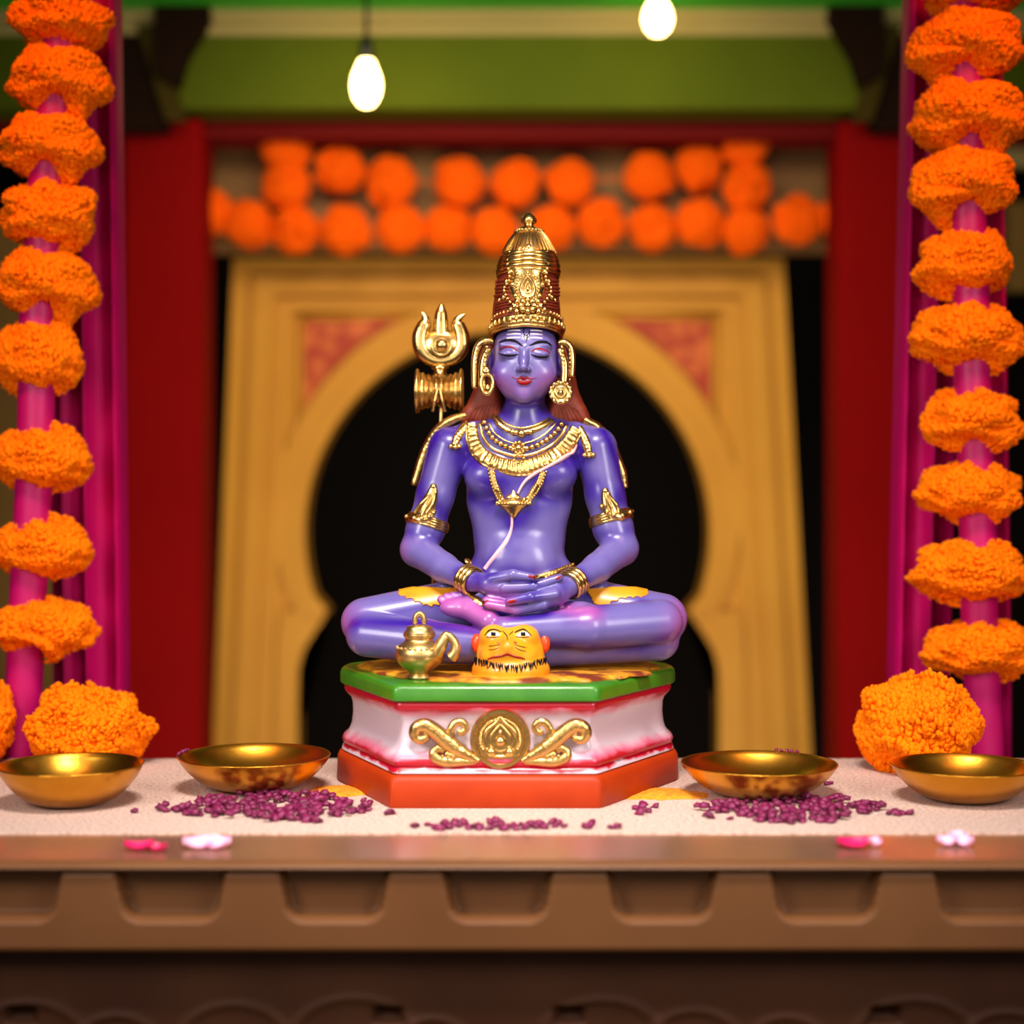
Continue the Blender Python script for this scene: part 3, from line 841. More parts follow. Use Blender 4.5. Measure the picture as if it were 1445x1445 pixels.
# rose petals on the ledge
def petal(px, py, rx, ry, rz, tilt, m, label, group):
    y = -TZ*D/(py-HY)*1.0 - D; p = W(px, py, y)
    G = []
    for i in range(11):
        row = []
        u = -1 + 2*i/10
        for j in range(9):
            v = -1 + 2*j/8
            w = math.sqrt(max(0, 1-u*u*0.96))
            x = u*rx; yy = v*w*ry
            z = 9*(u*u*0.55 + v*v*0.55) + 1.5
            row.append((x, yy, z))
        G.append(row)
    o = MB().grid(np.array(G), np.array([0, 0, 1.2])).build('rose_petal', m, origin=(0, 0, 0), angle=70)
    o.location = Vector((p[0]*S, y*S, (TZ-3)*S)); o.rotation_euler = (tilt, 0, rz)
    tag(o, label, 'petal', group)
petal(196, 1197, 17, 12, 0.2, 0.08, M['petal'], 'leftmost crimson rose petal on the glossy ledge', 'rose petals on the ledge')
petal(222, 1199, 12, 9, -0.3, 0.05, M['petal'], 'crimson rose petal beside the leftmost one on the ledge', 'rose petals on the ledge')
petal(278, 1193, 17, 15, 0.5, 0.22, M['petal_pale'], 'pale pink rose petal right of the crimson pair on ledge', 'rose petals on the ledge')
petal(310, 1193, 15, 15, -0.4, 0.22, M['petal_pale'], 'second pale pink rose petal right of the crimson pair on ledge', 'rose petals on the ledge')
petal(1204, 1193, 20, 14, 0.2, 0.15, M['petal'], 'crimson rose petal on the ledge below the right purple heap', 'rose petals on the ledge')
petal(1232, 1192, 8, 9, 0.6, 0.2, M['petal_pale'], 'small pale petal touching the right crimson petal on ledge', 'rose petals on the ledge')
petal(1334, 1190, 11, 11, 0.1, 0.25, M['petal_pale'], 'left pale pink petal of the trio at ledge right end', 'rose petals on the ledge')
petal(1350, 1185, 12, 12, 0.8, 0.3, M['petal_pale'], 'rear pale pink petal of the trio at ledge right end', 'rose petals on the ledge')
petal(1362, 1191, 10, 11, -0.5, 0.25, M['petal_pale'], 'right pale pink petal of the trio at ledge right end', 'rose petals on the ledge')
# ------------------------------------------------------------------ the figurine
fig = thing('deity_figurine', 'painted violet cross-legged deity figurine with gold ornaments on an octagonal pedestal', 'figurine', (-6, -40, TZ))

# ---- pedestal -------------------------------------------------
OCT = np.array([(-155, -220), (113, -220), (234.5, -6), (232, 62), (150, 140), (-165, 140), (-244, 62), (-246.5, -6)], float)
OC = np.array([-6, -40.0])
def octo(d, rc=7.0, n=4):
    """pedestal outline moved inward by d, corners rounded"""
    P = OCT; m = len(P); lines = []
    for i in range(m):
        a, b = P[i], P[(i+1) % m]; t = (b-a)/np.linalg.norm(b-a); nn = np.array([-t[1], t[0]])
        lines.append((a + nn*d, t))
    V = []
    for i in range(m):
        p, t = lines[i-1]; q, s = lines[i]
        A = np.array([t, -s]).T; x = np.linalg.solve(A, q-p); V.append(p + t*x[0])
    out = []
    for i in range(m):
        a, b, c = V[i-1], V[i], V[(i+1) % m]
        u = (a-b)/np.linalg.norm(a-b); w = (c-b)/np.linalg.norm(c-b)
        r = rc*(3.0 if i in (2, 3, 6, 7) else 1.0)
        p0 = b+u*r; p2 = b+w*r
        for j in range(n+1):
            t = j/n; out.append((1-t)**2*p0 + 2*t*(1-t)*b + t*t*p2)
    return np.array(out)
def stack(levels, name, m, cap0=True, cap1=True, ang=40, sub=1):
    mb = MB(); R = [np.column_stack([octo(d), np.full(40, z)]) for d, z in levels]; n = 40
    f = [(i*n+j, i*n+(j+1) % n, (i+1)*n+(j+1) % n, (i+1)*n+j) for i in range(len(R)-1) for j in range(n)]
    if cap0: f.append(tuple(range(n)))
    if cap1: f.append(tuple((len(R)-1)*n+j for j in range(n)))
    mb.add(np.vstack(R), f)
    return mb.build(name, m, fig, angle=ang)
def zf(py, y=-212): return (HY-py)*K(y)
# painted white body with airbrushed red mouldings (paint follows height on the moulded profile)
mp = bpy.data.materials.new('pedestal_white_red'); mp.use_nodes = True
nt = mp.node_tree; bs = nt.nodes['Principled BSDF']; bs.inputs['Roughness'].default_value = 0.32; bs.inputs['Coat Weight'].default_value = 0.2
tc = nt.nodes.new('ShaderNodeTexCoord'); sx = nt.nodes.new('ShaderNodeSeparateXYZ'); nz = nt.nodes.new('ShaderNodeTexNoise'); nz.inputs['Scale'].default_value = 45; nz.inputs['Detail'].default_value = 5
ad = nt.nodes.new('ShaderNodeMath'); ad.operation = 'MULTIPLY_ADD'; ad.inputs[1].default_value = 0.012
sb = nt.nodes.new('ShaderNodeMath'); sb.operation = 'SUBTRACT'; sb.inputs[1].default_value = 0.006
mr = nt.nodes.new('ShaderNodeMapRange'); mr.inputs['From Min'].default_value = (zf(1100)-TZ)*S; mr.inputs['From Max'].default_value = (zf(985)-TZ)*S
rp = nt.nodes.new('ShaderNodeValToRGB')
nt.links.new(tc.outputs['Object'], sx.inputs[0]); nt.links.new(tc.outputs['Object'], nz.inputs['Vector'])
nt.links.new(nz.outputs['Fac'], ad.inputs[0]); nt.links.new(sx.outputs['Z'], ad.inputs[2]); nt.links.new(ad.outputs[0], sb.inputs[0])
nt.links.new(sb.outputs[0], mr.inputs['Value']); nt.links.new(mr.outputs[0], rp.inputs['Fac']); nt.links.new(rp.outputs['Color'], bs.inputs['Base Color'])
el = rp.color_ramp.elements
cw, cr, cp = srgb(204, 186, 200), srgb(176, 8, 38), srgb(206, 112, 138)
el[0].position = 0.0; el[0].color = cw; el[1].position = 1.0; el[1].color = cr
for p, c in ((0.05, cw), (0.09, cw), (0.125, cr), (0.21, cr), (0.27, cp), (0.36, cw), (0.74, cw), (0.82, cp), (0.86, cr), (0.93, cr)):
    e = el.new(p); e.color = c
b = [(0, TZ), (0, zf(1100, -220)), (1.5, zf(1096, -220)), (5, zf(1093, -218))]
o = stack([(-0, TZ), (-2, TZ+3), (-1, zf(1104, -220)), (1.5, zf(1098, -220)), (6, zf(1094, -216)), (9, zf(1093))], 'base_plinth', M['orange_paint']); o['label'] = 'orange red base'
lv = [(9, zf(1094)), (5, zf(1091)), (6, zf(1086)), (9, zf(1083)), (6.5, zf(1080)), (5.5, zf(1075)), (7.5, zf(1070)), (12, zf(1066)), (16, zf(1060)), (19, zf(1050)), (20.5, zf(1035)), (20, zf(1020)), (17.5, zf(1011)), (13, zf(1006)), (10, zf(1002)), (8.5, zf(998)), (9, zf(993)), (12, zf(989))]
o = stack(lv, 'plinth_body', mp, ang=60); o['label'] = 'white plinth with red airbrushed mouldings'
ZT = -256.0
o = stack([(13, zf(992)), (6, zf(990.5)), (3, zf(988)), (3, zf(974)), (4.5, zf(969)), (9, ZT-0.5), (14, ZT)], 'green_slab', M['green_paint'], ang=50); o['label'] = 'green top slab'

# ---- gold emblem on the plinth --------------------------------
yE = -211.0
def E(px, py, dy=0.0): return W(px, py, yE + dy)
def etube(mb, pts, r, dy=-2.0, seg=7, n=10):
    P = spline(pts, seg); Q = np.array([E(x, y, dy) for x, y in P])
    rr = r if np.ndim(r) == 0 else np.interp(np.linspace(0, 1, len(P)), np.linspace(0, 1, len(r)), r)
    return mb.tube(Q, np.asarray(rr)*(1.0 if dy == -3 else 1.22), n, flat=0.8)
emb = MB(); c = E(706, 1043)
emb.lathe([(0.01, -10), (36, -10), (39, -4), (39, 2), (36.5, 5), (32.5, 5), (30.5, 2), (0.01, 1)], (c[0], yE, c[2]), 48, axis='y')
EP = [(x, y) for x, y in circ(706, 1043, 33, 33, 40)]
# lathe along y places z upward: profile second value is -y offset
for x, y in circ(706, 1043, 28, 28, 30, 150, 390): emb.sphere(E(x, y, -3), 2.2, 8, 6)
etube(emb, [(706, 1012), (700, 1020), (688, 1030), (683, 1042), (686, 1056), (696, 1066), (706, 1068), (716, 1066), (726, 1056), (729, 1042), (724, 1030), (712, 1020), (706, 1012)], 2.6, -3)
etube(emb, [(706, 1022), (697, 1032), (691, 1042), (693, 1054), (706, 1060), (719, 1054), (721, 1042), (715, 1032), (706, 1022)], 1.5, -3)
ob = emb.build('emblem_medallion', M['gold_smooth'], fig, angle=50); ob['label'] = 'round gold medallion with leaf motif'
mb = MB()
for x, y, r in ((706, 1046, 7.5), (693, 1061, 6.5), (719, 1061, 6.5), (706, 1033, 3.5)): mb.sphere(E(x, y, -2), r, 14, 9)
mb.build('emblem_boss', M['gold_smooth'], ob)
for s in (-1, 1):
    mb = MB(); fx = (lambda x: x) if s < 0 else (lambda x: 1412-x)
    g = lambda L: [(fx(x), y) for x, y in L]
    etube(mb, g([(676, 1074), (660, 1066), (643, 1056), (628, 1044), (614, 1032), (600, 1024), (588, 1027), (585, 1037), (592, 1044), (601, 1041), (600, 1034)]), [3, 6, 8.5, 9, 8.5, 8, 7, 6, 5, 4, 3])
    etube(mb, g([(640, 1054), (637, 1042), (636, 1030), (643, 1020), (653, 1020), (657, 1028), (651, 1034), (646, 1030)]), [3, 4, 4.5, 4.5, 4.5, 4, 3.5, 2.5])
    etube(mb, g([(672, 1075), (650, 1075), (630, 1075), (615, 1070), (612, 1062), (619, 1056), (627, 1060)]), [3, 5, 6, 6, 5, 4, 3])
    etube(mb, g([(652, 1062), (640, 1066), (628, 1064)]), [5, 6, 4])
    for x, y in ((668, 1067), (657, 1061), (646, 1053), (636, 1046), (626, 1038), (616, 1030)): mb.sphere(E(fx(x), y, -8.5), 2.2, 8, 6)
    for x, y in ((640, 1068), (632, 1069), (624, 1067)): mb.sphere(E(fx(x), y, -7), 2.0, 8, 6)
    ob = mb.build('emblem_scroll', M['gold'], fig); ob['label'] = 'gold leaf scroll ' + ('left' if s < 0 else 'right') + ' of the medallion'

# ---- body -----------------------------------------------------
B = SDF()
def bc(a, b, ra, rb, k=6): B.cone(W(*a), W(*b), ra, rb, k)
def be(c, r, k=6): B.ell(W(*c), r, k)
be((734, 652, 24), (82, 42, 58), 10); be((733, 705, 22), (75, 43, 60), 22); be((733, 758, 22), (65, 42, 70), 20); be((734, 815, 20), (82, 48, 42), 18)
bc((668, 622, 20), (808, 622, 20), 24, 24, 18)
be((692, 672, -4), (36, 24, 28), 16); be((778, 668, -4), (36, 24, 28), 16)
be((733, 790, -8), (46, 22, 34), 18); be((734, 700, -14), (16, 8, 40), 14)
bc((741, 556, 10), (741, 615, 15), 28, 32, 12); bc((741, 596, 18), (662, 620, 20), 24, 24, 16); bc((741, 596, 18), (818, 620, 20), 24, 24, 16)
# arms
bc((634, 632, 15), (614, 700, 12), 30, 26, 9); bc((614, 700, 12), (601, 745, 8), 26, 26.5, 8); bc((601, 745, 8), (590, 775, -2), 26.5, 24, 8)
bc((590, 776, -4), (626, 801, -45), 23.5, 20, 8); bc((626, 801, -45), (664, 820, -88), 20, 14, 6)
bc((841, 632, 15), (854, 700, 12), 30, 27, 9); bc((854, 700, 12), (865, 745, 8), 27, 27.5, 8); bc((865, 745, 8), (876, 773, -2), 27.5, 24, 8)
bc((876, 774, -4), (842, 802, -45), 23.5, 20, 8); bc((842, 802, -45), (806, 824, -90), 20, 14.5, 6)
# legs: two thighs, two shins, feet on the thighs
bc((690, 848, 0), (516, 878, -40), 40, 34, 16); bc((785, 848, 0), (934, 873, -40), 40, 35, 16)
be((734, 850, 10), (90, 50, 40), 12)
bc((519, 896, -66), (600, 905, -92), 30, 30, 5); bc((600, 905, -92), (712, 914, -120), 30, 22, 5)
bc((928, 902, -46), (770, 914, -88), 30, 26, 5)
bc((931, 878, -66), (830, 886, -104), 31, 30, 4); bc((830, 886, -104), (712, 890, -130), 30, 19, 4)
be((660, 858, -96), (38, 16, 15), 6); bc((690, 876, -122), (664, 862, -104), 15, 14, 6)
for i, (x, y) in enumerate([(622, 846), (630, 842), (639, 840), (648, 839), (657, 840)]): bc((x, y, -88), (x+8, y+8, -92), 5.2, 6, 2)
be((812, 860, -92), (28, 14, 12), 5)
for i in range(5): bc((792+i*10, 858+i*1.2, -106), (794+i*9, 862, -96), 5.2, 6, 2)
# left-hand side hand (upper): palm, thumb and four fingers resting on the other wrist
bc((664, 820, -90), (690, 824, -106), 13.5, 14, 5); bc((690, 824, -106), (712, 829, -112), 14, 13, 5); bc((690, 830, -98), (714, 837, -104), 12, 11, 5)
bc((694, 817, -114), (724, 811, -126), 8.5, 7.2, 3); bc((724, 811, -126), (752, 815, -128), 7.2, 5.2, 2)
bc((712, 830, -120), (752, 828, -124), 7.6, 6.8, 2.0); bc((752, 828, -124), (790, 815, -118), 6.8, 4.8, 2.0)
bc((712, 838, -114), (752, 836, -117), 7.6, 6.8, 2.0); bc((752, 836, -117), (786, 826, -112), 6.8, 4.8, 2.0)
bc((710, 842, -106), (748, 842, -108), 7.4, 6.4, 2.0); bc((748, 842, -108), (778, 834, -104), 6.4, 4.6, 2.0)
bc((708, 845, -96), (740, 847, -98), 6.6, 5.6, 2.0); bc((740, 847, -98), (764, 842, -95), 5.6, 4.2, 2.0)
# right-hand side hand (lower)
bc((806, 825, -92), (786, 838, -112), 14, 14.5, 5); bc((786, 838, -112), (766, 846, -122), 14.5, 14, 5)
bc((782, 838, -126), (748, 843, -140), 8.8, 7.4, 3); bc((748, 843, -140), (718, 849, -142), 7.4, 5.4, 2)
bc((766, 853, -130), (728, 861, -134), 8.0, 7.0, 2.0); bc((728, 861, -134), (688, 853, -130), 7.0, 5.0, 2.0)
bc((766, 850, -122), (726, 856, -126), 8.0, 7.0, 2.0); bc((726, 856, -126), (686, 847, -121), 7.0, 5.0, 2.0)
bc((764, 847, -114), (724, 851, -117), 7.6, 6.6, 2.0); bc((724, 851, -117), (690, 843, -112), 6.6, 4.8, 2.0)
bc((762, 845, -106), (728, 848, -108), 6.8, 5.8, 2.0); bc((728, 848, -108), (700, 842, -104), 5.8, 4.4, 2.0)
# head
be((742, 497, 6), (46, 50, 50), 6); be((741, 520, -6), (42.5, 40, 44), 10); be((739.5, 541, -14), (35, 30, 27), 10)
bc((739, 555, -30), (739, 557, -32), 11.5, 11.5, 10)
be((716, 527, -22), (22, 20, 20), 10); be((764, 527, -22), (22, 20, 20), 10)
bc((709, 486, -31), (736, 489, -39), 5, 5, 8); bc((745, 489, -39), (773, 486, -31), 5, 5, 8)
bc((740, 492, -42), (739, 510, -51), 4.0, 5.0, 7); bc((739, 510, -51), (738.5, 518, -56), 5.0, 5.6, 4)
be((732.5, 521, -49), (4.6, 5.5, 3.8), 3); be((745, 521, -49), (4.6, 5.5, 3.8), 3)
be((718, 499.5, -38), (13, 8.5, 6.5), 4); be((761.5, 499.5, -38), (13, 8.5, 6.5), 4)
bc((730, 534.5, -41.5), (737.5, 533.4, -44.5), 2.0, 2.8, 3); bc((740.5, 533.4, -44.5), (749, 534.5, -41.5), 2.8, 2.0, 3); be((739.5, 540, -41.5), (9.5, 6.5, 4.4), 3)
be((696, 512, 6), (7, 9, 19), 4); be((789, 512, 6), (7, 9, 19), 4)

def axis(lo, hi, fine, h, hf):
    out = [lo]
    while out[-1] < hi: out.append(out[-1] + (hf if any(a < out[-1] < b for a, b in fine) else h))
    return np.array(out)
bx = axis(-262, 262, [(-66, 88)], 2.3, 1.25)
by = axis(-164, 92, [(-150, -30)], 2.4, 1.5)
bz = axis(-262, 240, [(110, 235), (-180, -122)], 2.3, 1.2)
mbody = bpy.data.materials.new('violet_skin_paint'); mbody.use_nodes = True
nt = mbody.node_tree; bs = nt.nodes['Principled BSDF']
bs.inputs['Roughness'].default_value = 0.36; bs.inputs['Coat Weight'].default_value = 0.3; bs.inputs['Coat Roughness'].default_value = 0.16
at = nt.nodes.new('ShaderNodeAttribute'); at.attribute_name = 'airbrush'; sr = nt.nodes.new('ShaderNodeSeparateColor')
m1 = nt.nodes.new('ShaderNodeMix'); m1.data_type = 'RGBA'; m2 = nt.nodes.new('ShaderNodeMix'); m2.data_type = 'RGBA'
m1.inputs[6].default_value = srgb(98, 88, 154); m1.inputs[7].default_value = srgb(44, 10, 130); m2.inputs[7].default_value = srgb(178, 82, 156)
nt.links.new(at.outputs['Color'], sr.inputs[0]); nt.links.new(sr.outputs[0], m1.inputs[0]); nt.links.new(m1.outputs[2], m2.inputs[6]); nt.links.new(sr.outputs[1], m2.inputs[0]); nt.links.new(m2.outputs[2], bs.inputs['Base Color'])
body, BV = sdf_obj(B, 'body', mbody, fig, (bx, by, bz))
# airbrushed paint strokes of the figurine: deep violet round the jewellery and in the folds, pink on knees, soles, cheeks
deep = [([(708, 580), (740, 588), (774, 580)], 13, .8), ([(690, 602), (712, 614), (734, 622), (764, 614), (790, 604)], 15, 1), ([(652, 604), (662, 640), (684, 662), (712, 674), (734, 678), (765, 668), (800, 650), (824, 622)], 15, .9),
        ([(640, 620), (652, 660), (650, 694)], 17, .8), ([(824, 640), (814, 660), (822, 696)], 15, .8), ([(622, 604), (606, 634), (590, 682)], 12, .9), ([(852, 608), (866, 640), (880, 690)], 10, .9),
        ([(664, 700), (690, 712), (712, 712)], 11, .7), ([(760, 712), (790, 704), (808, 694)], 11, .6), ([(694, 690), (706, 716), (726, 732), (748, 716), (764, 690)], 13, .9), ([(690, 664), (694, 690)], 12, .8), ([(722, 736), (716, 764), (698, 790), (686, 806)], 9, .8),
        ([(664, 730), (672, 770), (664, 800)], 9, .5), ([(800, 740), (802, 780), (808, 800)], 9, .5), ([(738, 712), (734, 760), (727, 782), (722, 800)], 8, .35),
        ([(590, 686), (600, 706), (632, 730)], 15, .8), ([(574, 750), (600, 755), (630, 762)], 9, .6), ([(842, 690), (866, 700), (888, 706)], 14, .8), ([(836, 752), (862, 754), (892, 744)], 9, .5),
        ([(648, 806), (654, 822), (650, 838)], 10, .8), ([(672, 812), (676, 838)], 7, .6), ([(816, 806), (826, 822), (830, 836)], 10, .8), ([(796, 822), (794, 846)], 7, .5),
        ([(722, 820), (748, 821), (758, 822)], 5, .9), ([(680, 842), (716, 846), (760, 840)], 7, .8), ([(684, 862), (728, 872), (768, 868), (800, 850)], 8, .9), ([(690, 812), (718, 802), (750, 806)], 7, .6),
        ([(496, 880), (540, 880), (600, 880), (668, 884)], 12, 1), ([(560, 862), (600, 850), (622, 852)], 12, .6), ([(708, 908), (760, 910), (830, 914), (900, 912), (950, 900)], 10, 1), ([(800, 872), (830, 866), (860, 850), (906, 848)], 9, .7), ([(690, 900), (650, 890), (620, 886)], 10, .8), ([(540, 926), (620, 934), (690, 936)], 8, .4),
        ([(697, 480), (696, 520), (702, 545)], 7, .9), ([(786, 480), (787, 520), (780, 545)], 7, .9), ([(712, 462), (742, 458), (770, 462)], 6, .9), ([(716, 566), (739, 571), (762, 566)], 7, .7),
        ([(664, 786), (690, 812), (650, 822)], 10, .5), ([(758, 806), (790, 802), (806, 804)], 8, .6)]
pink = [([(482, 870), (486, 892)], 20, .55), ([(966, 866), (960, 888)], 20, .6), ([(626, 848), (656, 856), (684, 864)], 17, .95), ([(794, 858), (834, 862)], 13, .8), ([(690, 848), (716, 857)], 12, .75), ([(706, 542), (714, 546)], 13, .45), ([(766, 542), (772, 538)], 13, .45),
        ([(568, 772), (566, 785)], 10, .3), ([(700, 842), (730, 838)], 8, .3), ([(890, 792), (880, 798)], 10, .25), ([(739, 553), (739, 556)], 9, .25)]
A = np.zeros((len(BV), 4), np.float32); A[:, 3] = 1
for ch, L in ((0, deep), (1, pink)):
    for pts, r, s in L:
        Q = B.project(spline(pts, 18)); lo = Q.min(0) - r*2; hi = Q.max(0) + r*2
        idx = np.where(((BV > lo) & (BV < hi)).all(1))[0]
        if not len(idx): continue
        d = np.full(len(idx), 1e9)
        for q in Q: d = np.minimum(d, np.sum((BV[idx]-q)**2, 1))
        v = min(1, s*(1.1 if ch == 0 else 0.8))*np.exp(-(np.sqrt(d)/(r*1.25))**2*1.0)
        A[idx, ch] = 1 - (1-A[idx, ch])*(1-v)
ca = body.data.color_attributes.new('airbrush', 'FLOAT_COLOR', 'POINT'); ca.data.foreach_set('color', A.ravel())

def part(mb, name, m, parent=fig, label=None, angle=None):
    o = mb.build(name, m, parent, angle=angle)
    if label: o['label'] = label
    return o
# ---- painted face ---------------------------------------------
head = body
def paint(name, m, strokes, lift=0.25, label=None):
    mb = MB()
    for pts, w in strokes: ribbon(B, mb, pts, w, lift, 0.25, 5, 6, base=-0.6)
    return part(mb, name, m, body, label)
paint('eyebrow', M['black'], [([(704.5, 483.5), (714.5, 480), (727, 481.5), (737, 488)], [0.9, 2.7, 2.6, 1.0])], 0.5)
paint('eyebrow', M['black'], [([(747, 488), (759, 483), (771, 483), (778, 487.5)], [1.0, 2.6, 2.7, 0.9])], 0.5)
paint('eyelid_line', M['red'], [([(704.5, 493.5), (711, 490), (719, 489.3), (727, 492), (732, 496.5)], [0.5, 1.4, 1.7, 1.4, 0.5])], 0.4)
paint('eyelid_line', M['red'], [([(749, 496.5), (755, 493), (762, 492.2), (770, 494.5), (776, 498.5)], [0.5, 1.4, 1.7, 1.4, 0.5])], 0.4)
paint('eyelashes', M['black'], [([(704, 498.5), (710, 500.6), (718, 501.6), (726, 501), (732, 499.6)], [0.6, 1.6, 2.0, 1.5, 0.5])], 0.5)
paint('eyelashes', M['black'], [([(749, 499.8), (755, 502.4), (762, 504), (769, 504), (774.5, 502.5)], [0.5, 1.5, 2.0, 1.6, 0.6])], 0.5)
paint('lips', M['red'], [([(722.5, 531.5), (729, 534.3), (735, 533.2), (739, 534.6), (743, 533.2), (750, 534.3), (757, 532.6)], [0.4, 0.8, 2.9, 2.6, 2.9, 0.8, 0.4]), ([(729.5, 536.5), (734, 539.6), (739.5, 540.4), (745, 539.6), (750, 536.8)], [1.4, 3.6, 4.2, 3.6, 1.4])], 0.5)
st = []
for y in (466, 471.2, 476.4):
    st += [([(716.5 if y < 470 else 715, y+0.8), (725, y-0.2), (734.5, y)], [0.8, 1.3, 0.9]), ([(748.5, y), (757, y), (765.5, y+1.0)], [0.9, 1.3, 0.8])]
paint('forehead_stripes', M['white'], st, 0.3)
paint('forehead_mark', M['black'], [([(742.5, 460.5), (739, 466), (739.4, 472), (744.5, 473), (746.5, 468)], [0.4, 0.9, 0.9, 0.8, 0.4]), ([(741, 479), (739.5, 474), (743, 469.5)], [0.4, 0.9, 0.5]), ([(742, 483), (743.8, 477), (743, 471)], [0.4, 1.1, 0.5]), ([(746.8, 466), (747, 473), (743.5, 478)], [0.4, 0.9, 0.4])], 0.4)
# finger nails
for pts, w in (([(745.5, 812.6), (750, 813.6), (755.5, 815)], [2.0, 3.2, 1.6]), ([(784, 817), (788, 815), (792.5, 812.8)], [1.4, 2.6, 1.2]), ([(728, 847.2), (722.5, 848.6), (715.8, 850.2)], [2.2, 3.4, 1.8]), ([(689, 848), (685.5, 849), (683.5, 851)], [1.2, 2.0, 1.4])):
    paint('fingernail', M['red'], [(pts, w)], 0.3)

# ---- hair ------------------------------------------------------
Hs = SDF()
for s, pts in ((-1, [(694, 500, 26, 17), (688, 540, 26, 18)]), (1, [(790, 500, 26, 17), (794, 540, 26, 18)])):
    for a, b2 in zip(pts[:-1], pts[1:]): Hs.cone(W(*a[:3]), W(*b2[:3]), a[3], b2[3], 10)
for x, y, r_ in ((664, 586, 11), (680, 590, 14), (698, 590, 14)): Hs.cone(W(692, 530, 24), W(x, y, 16), 14, r_, 8)
for x, y, r_ in ((820, 588, 11), (803, 591, 14), (784, 591, 14)): Hs.cone(W(792, 530, 24), W(x, y, 16), 14, r_, 8)
Hs.cone(W(660, 584, 14), W(656, 591, 12), 8, 7, 8); Hs.cone(W(818, 582, 14), W(824, 592, 12), 8, 7, 8)
Hs.ell(W(742, 530, 44), (52, 20, 62), 14)
hair, _ = sdf_obj(Hs, 'hair', M['hair'], fig, h=2.0); hair['label'] = 'red brown hair behind the neck'
for x0, x1, n, y0 in ((700, 660, 7, 566), (783, 822, 7, 566)):
    mb = MB()
    for i in range(n):
        t = i/(n-1); xa = x0 + (x1-x0)*t*0.55; xb = x0 + (x1-x0)*t
        cord(Hs, mb, [(xa, y0+ (4 if 0 < i < n-1 else 8)), ((xa+xb)/2, 578), (xb, 592)], [0.6, 1.3, 0.8], 0.0, 6, 6)
    part(mb, 'hair_strand', M['hair'], hair)

# ---- crown -----------------------------------------------------
C = SDF()
cp_ = [(742, 476, 2, 49), (742.5, 455, 2, 49), (743, 436, 4, 47), (744, 410, 6, 43.5), (745, 385, 6, 40.5), (746, 372, 6, 36), (746, 366, 6, 28)]
for a, b2 in zip(cp_[:-1], cp_[1:]): C.cone(W(*a[:3]), W(*b2[:3]), a[3], b2[3], 3)
# keep the crown clear of the face: its lower part is only a ring of hair above the brow
C.p = C.p[1:]; nc = np.array([0, -0.21, -1.0]); C.cut = (W(742.5, 468, 5), nc/np.linalg.norm(nc))
crown, _ = sdf_obj(C, 'crown', M['hair'], fig, h=2.0); crown['label'] = 'tall brown hair crown with gold plates'
CB = SDF(); CB.p = C.p + B.p
def cring(py, r, tilt, dr, tube, n=56, k=1.0):
    y0 = 5; c = W(743 + (476-py)*0.028, py, y0); t = np.linspace(0, 2*np.pi, n, endpoint=False)
    return np.stack([c[0] + (r+dr)*np.cos(t), c[1] + (r+dr)*np.sin(t), c[2] - tilt*np.sin(t)], 1)
mb = MB()
# gold brow band: arched in front, tilted back
for dz, rr, tb in ((0, 48.5, 3.0), (5, 48.5, 4.6), (12, 48, 4.6), (18, 47, 2.8)):
    mb.tube(cring(474-dz, rr, 11, 0.6, 0), tb, 10, closed=True)
Pn = cring(465, 49, 11, 3.4, 0, 34)
for i, p in enumerate(Pn): mb.sphere(p, (2.6, 2.6, 5.4), 8, 7)
for p in cring(453, 47, 11, 2.5, 0, 44): mb.sphere(p, 2.5, 8, 6)
o = part(mb, 'crown_band', M['gold'], crown)
mb = MB()
for py, r, tb in ((366, 39, 2.4), (371, 39.8, 3.6), (377, 40.8, 4.2), (384, 41.8, 4.2), (390, 42.8, 2.4)): mb.tube(cring(py, r, 6, 0.2, 0), tb, 10, closed=True)
part(mb, 'crown_band', M['gold_smooth'], crown)
mb = MB()
cc = W(746.5, 338, 6)
mb.lathe([(r, (338-py)*1.0025) for r, py in ((34, 361), (38.2, 358), (36, 353), (32.5, 347), (28.5, 340), (23.5, 333.5), (19.4, 328.8), (18.5, 327), (18.8, 325), (16, 323), (9, 320), (7, 318.4), (7, 316.5), (10.4, 314.5), (11.2, 312), (10.6, 309), (8, 305), (4.6, 302), (2, 300.6), (0.01, 300))], cc, 48)
for i in range(40):
    a = 2*math.pi*i/40; mb.tube([cc + np.array([(r+0.2)*math.cos(a), (r+0.2)*math.sin(a), (338-py)]) for r, py in ((37.4, 356.5), (36, 353), (32.5, 347), (28.5, 340), (23.5, 333.5), (19.4, 328.8))], 1.3, 5)
for i in range(24):
    a = 2*math.pi*i/24; mb.sphere((cc[0]+19.2*math.cos(a), cc[1]+19.2*math.sin(a), cc[2]+11.5), 2.6, 8, 6)
part(mb, 'crown_finial', M['gold_smooth'], crown, angle=50)
# embossed front plate
mb = MB()
ribbon(C, mb, [(746, 346), (745.5, 360), (744.5, 385), (743.5, 405), (743, 432)], [14, 24, 23, 30, 15], 1.0, 2.6, 11, 8)
for x in (-13, -6.5, 0, 6.5, 13): ribbon(C, mb, [(746+x*.7, 348), (745+x, 360), (744.5+x*1.1, 394)], [1.2, 2.6, 1.8], 2.8, 1.8, 5, 6)
part(mb, 'crown_plate', M['gold_smooth'], crown)
mb = MB()
L3 = 4.0
def cb(pts, r, gap=None, closed=False): beads(C, mb, pts, r, gap, 1.6, closed)
cb([(722, 358), (719, 372), (721, 394), (714, 410), (722, 428), (736, 436)], 2.7); cb([(769, 358), (771, 372), (768, 394), (775, 410), (766, 428), (752, 436)], 2.7)
cb([(729, 357), (727, 368), (731, 388)], 2.2); cb([(762, 357), (763, 368), (759, 388)], 2.2)
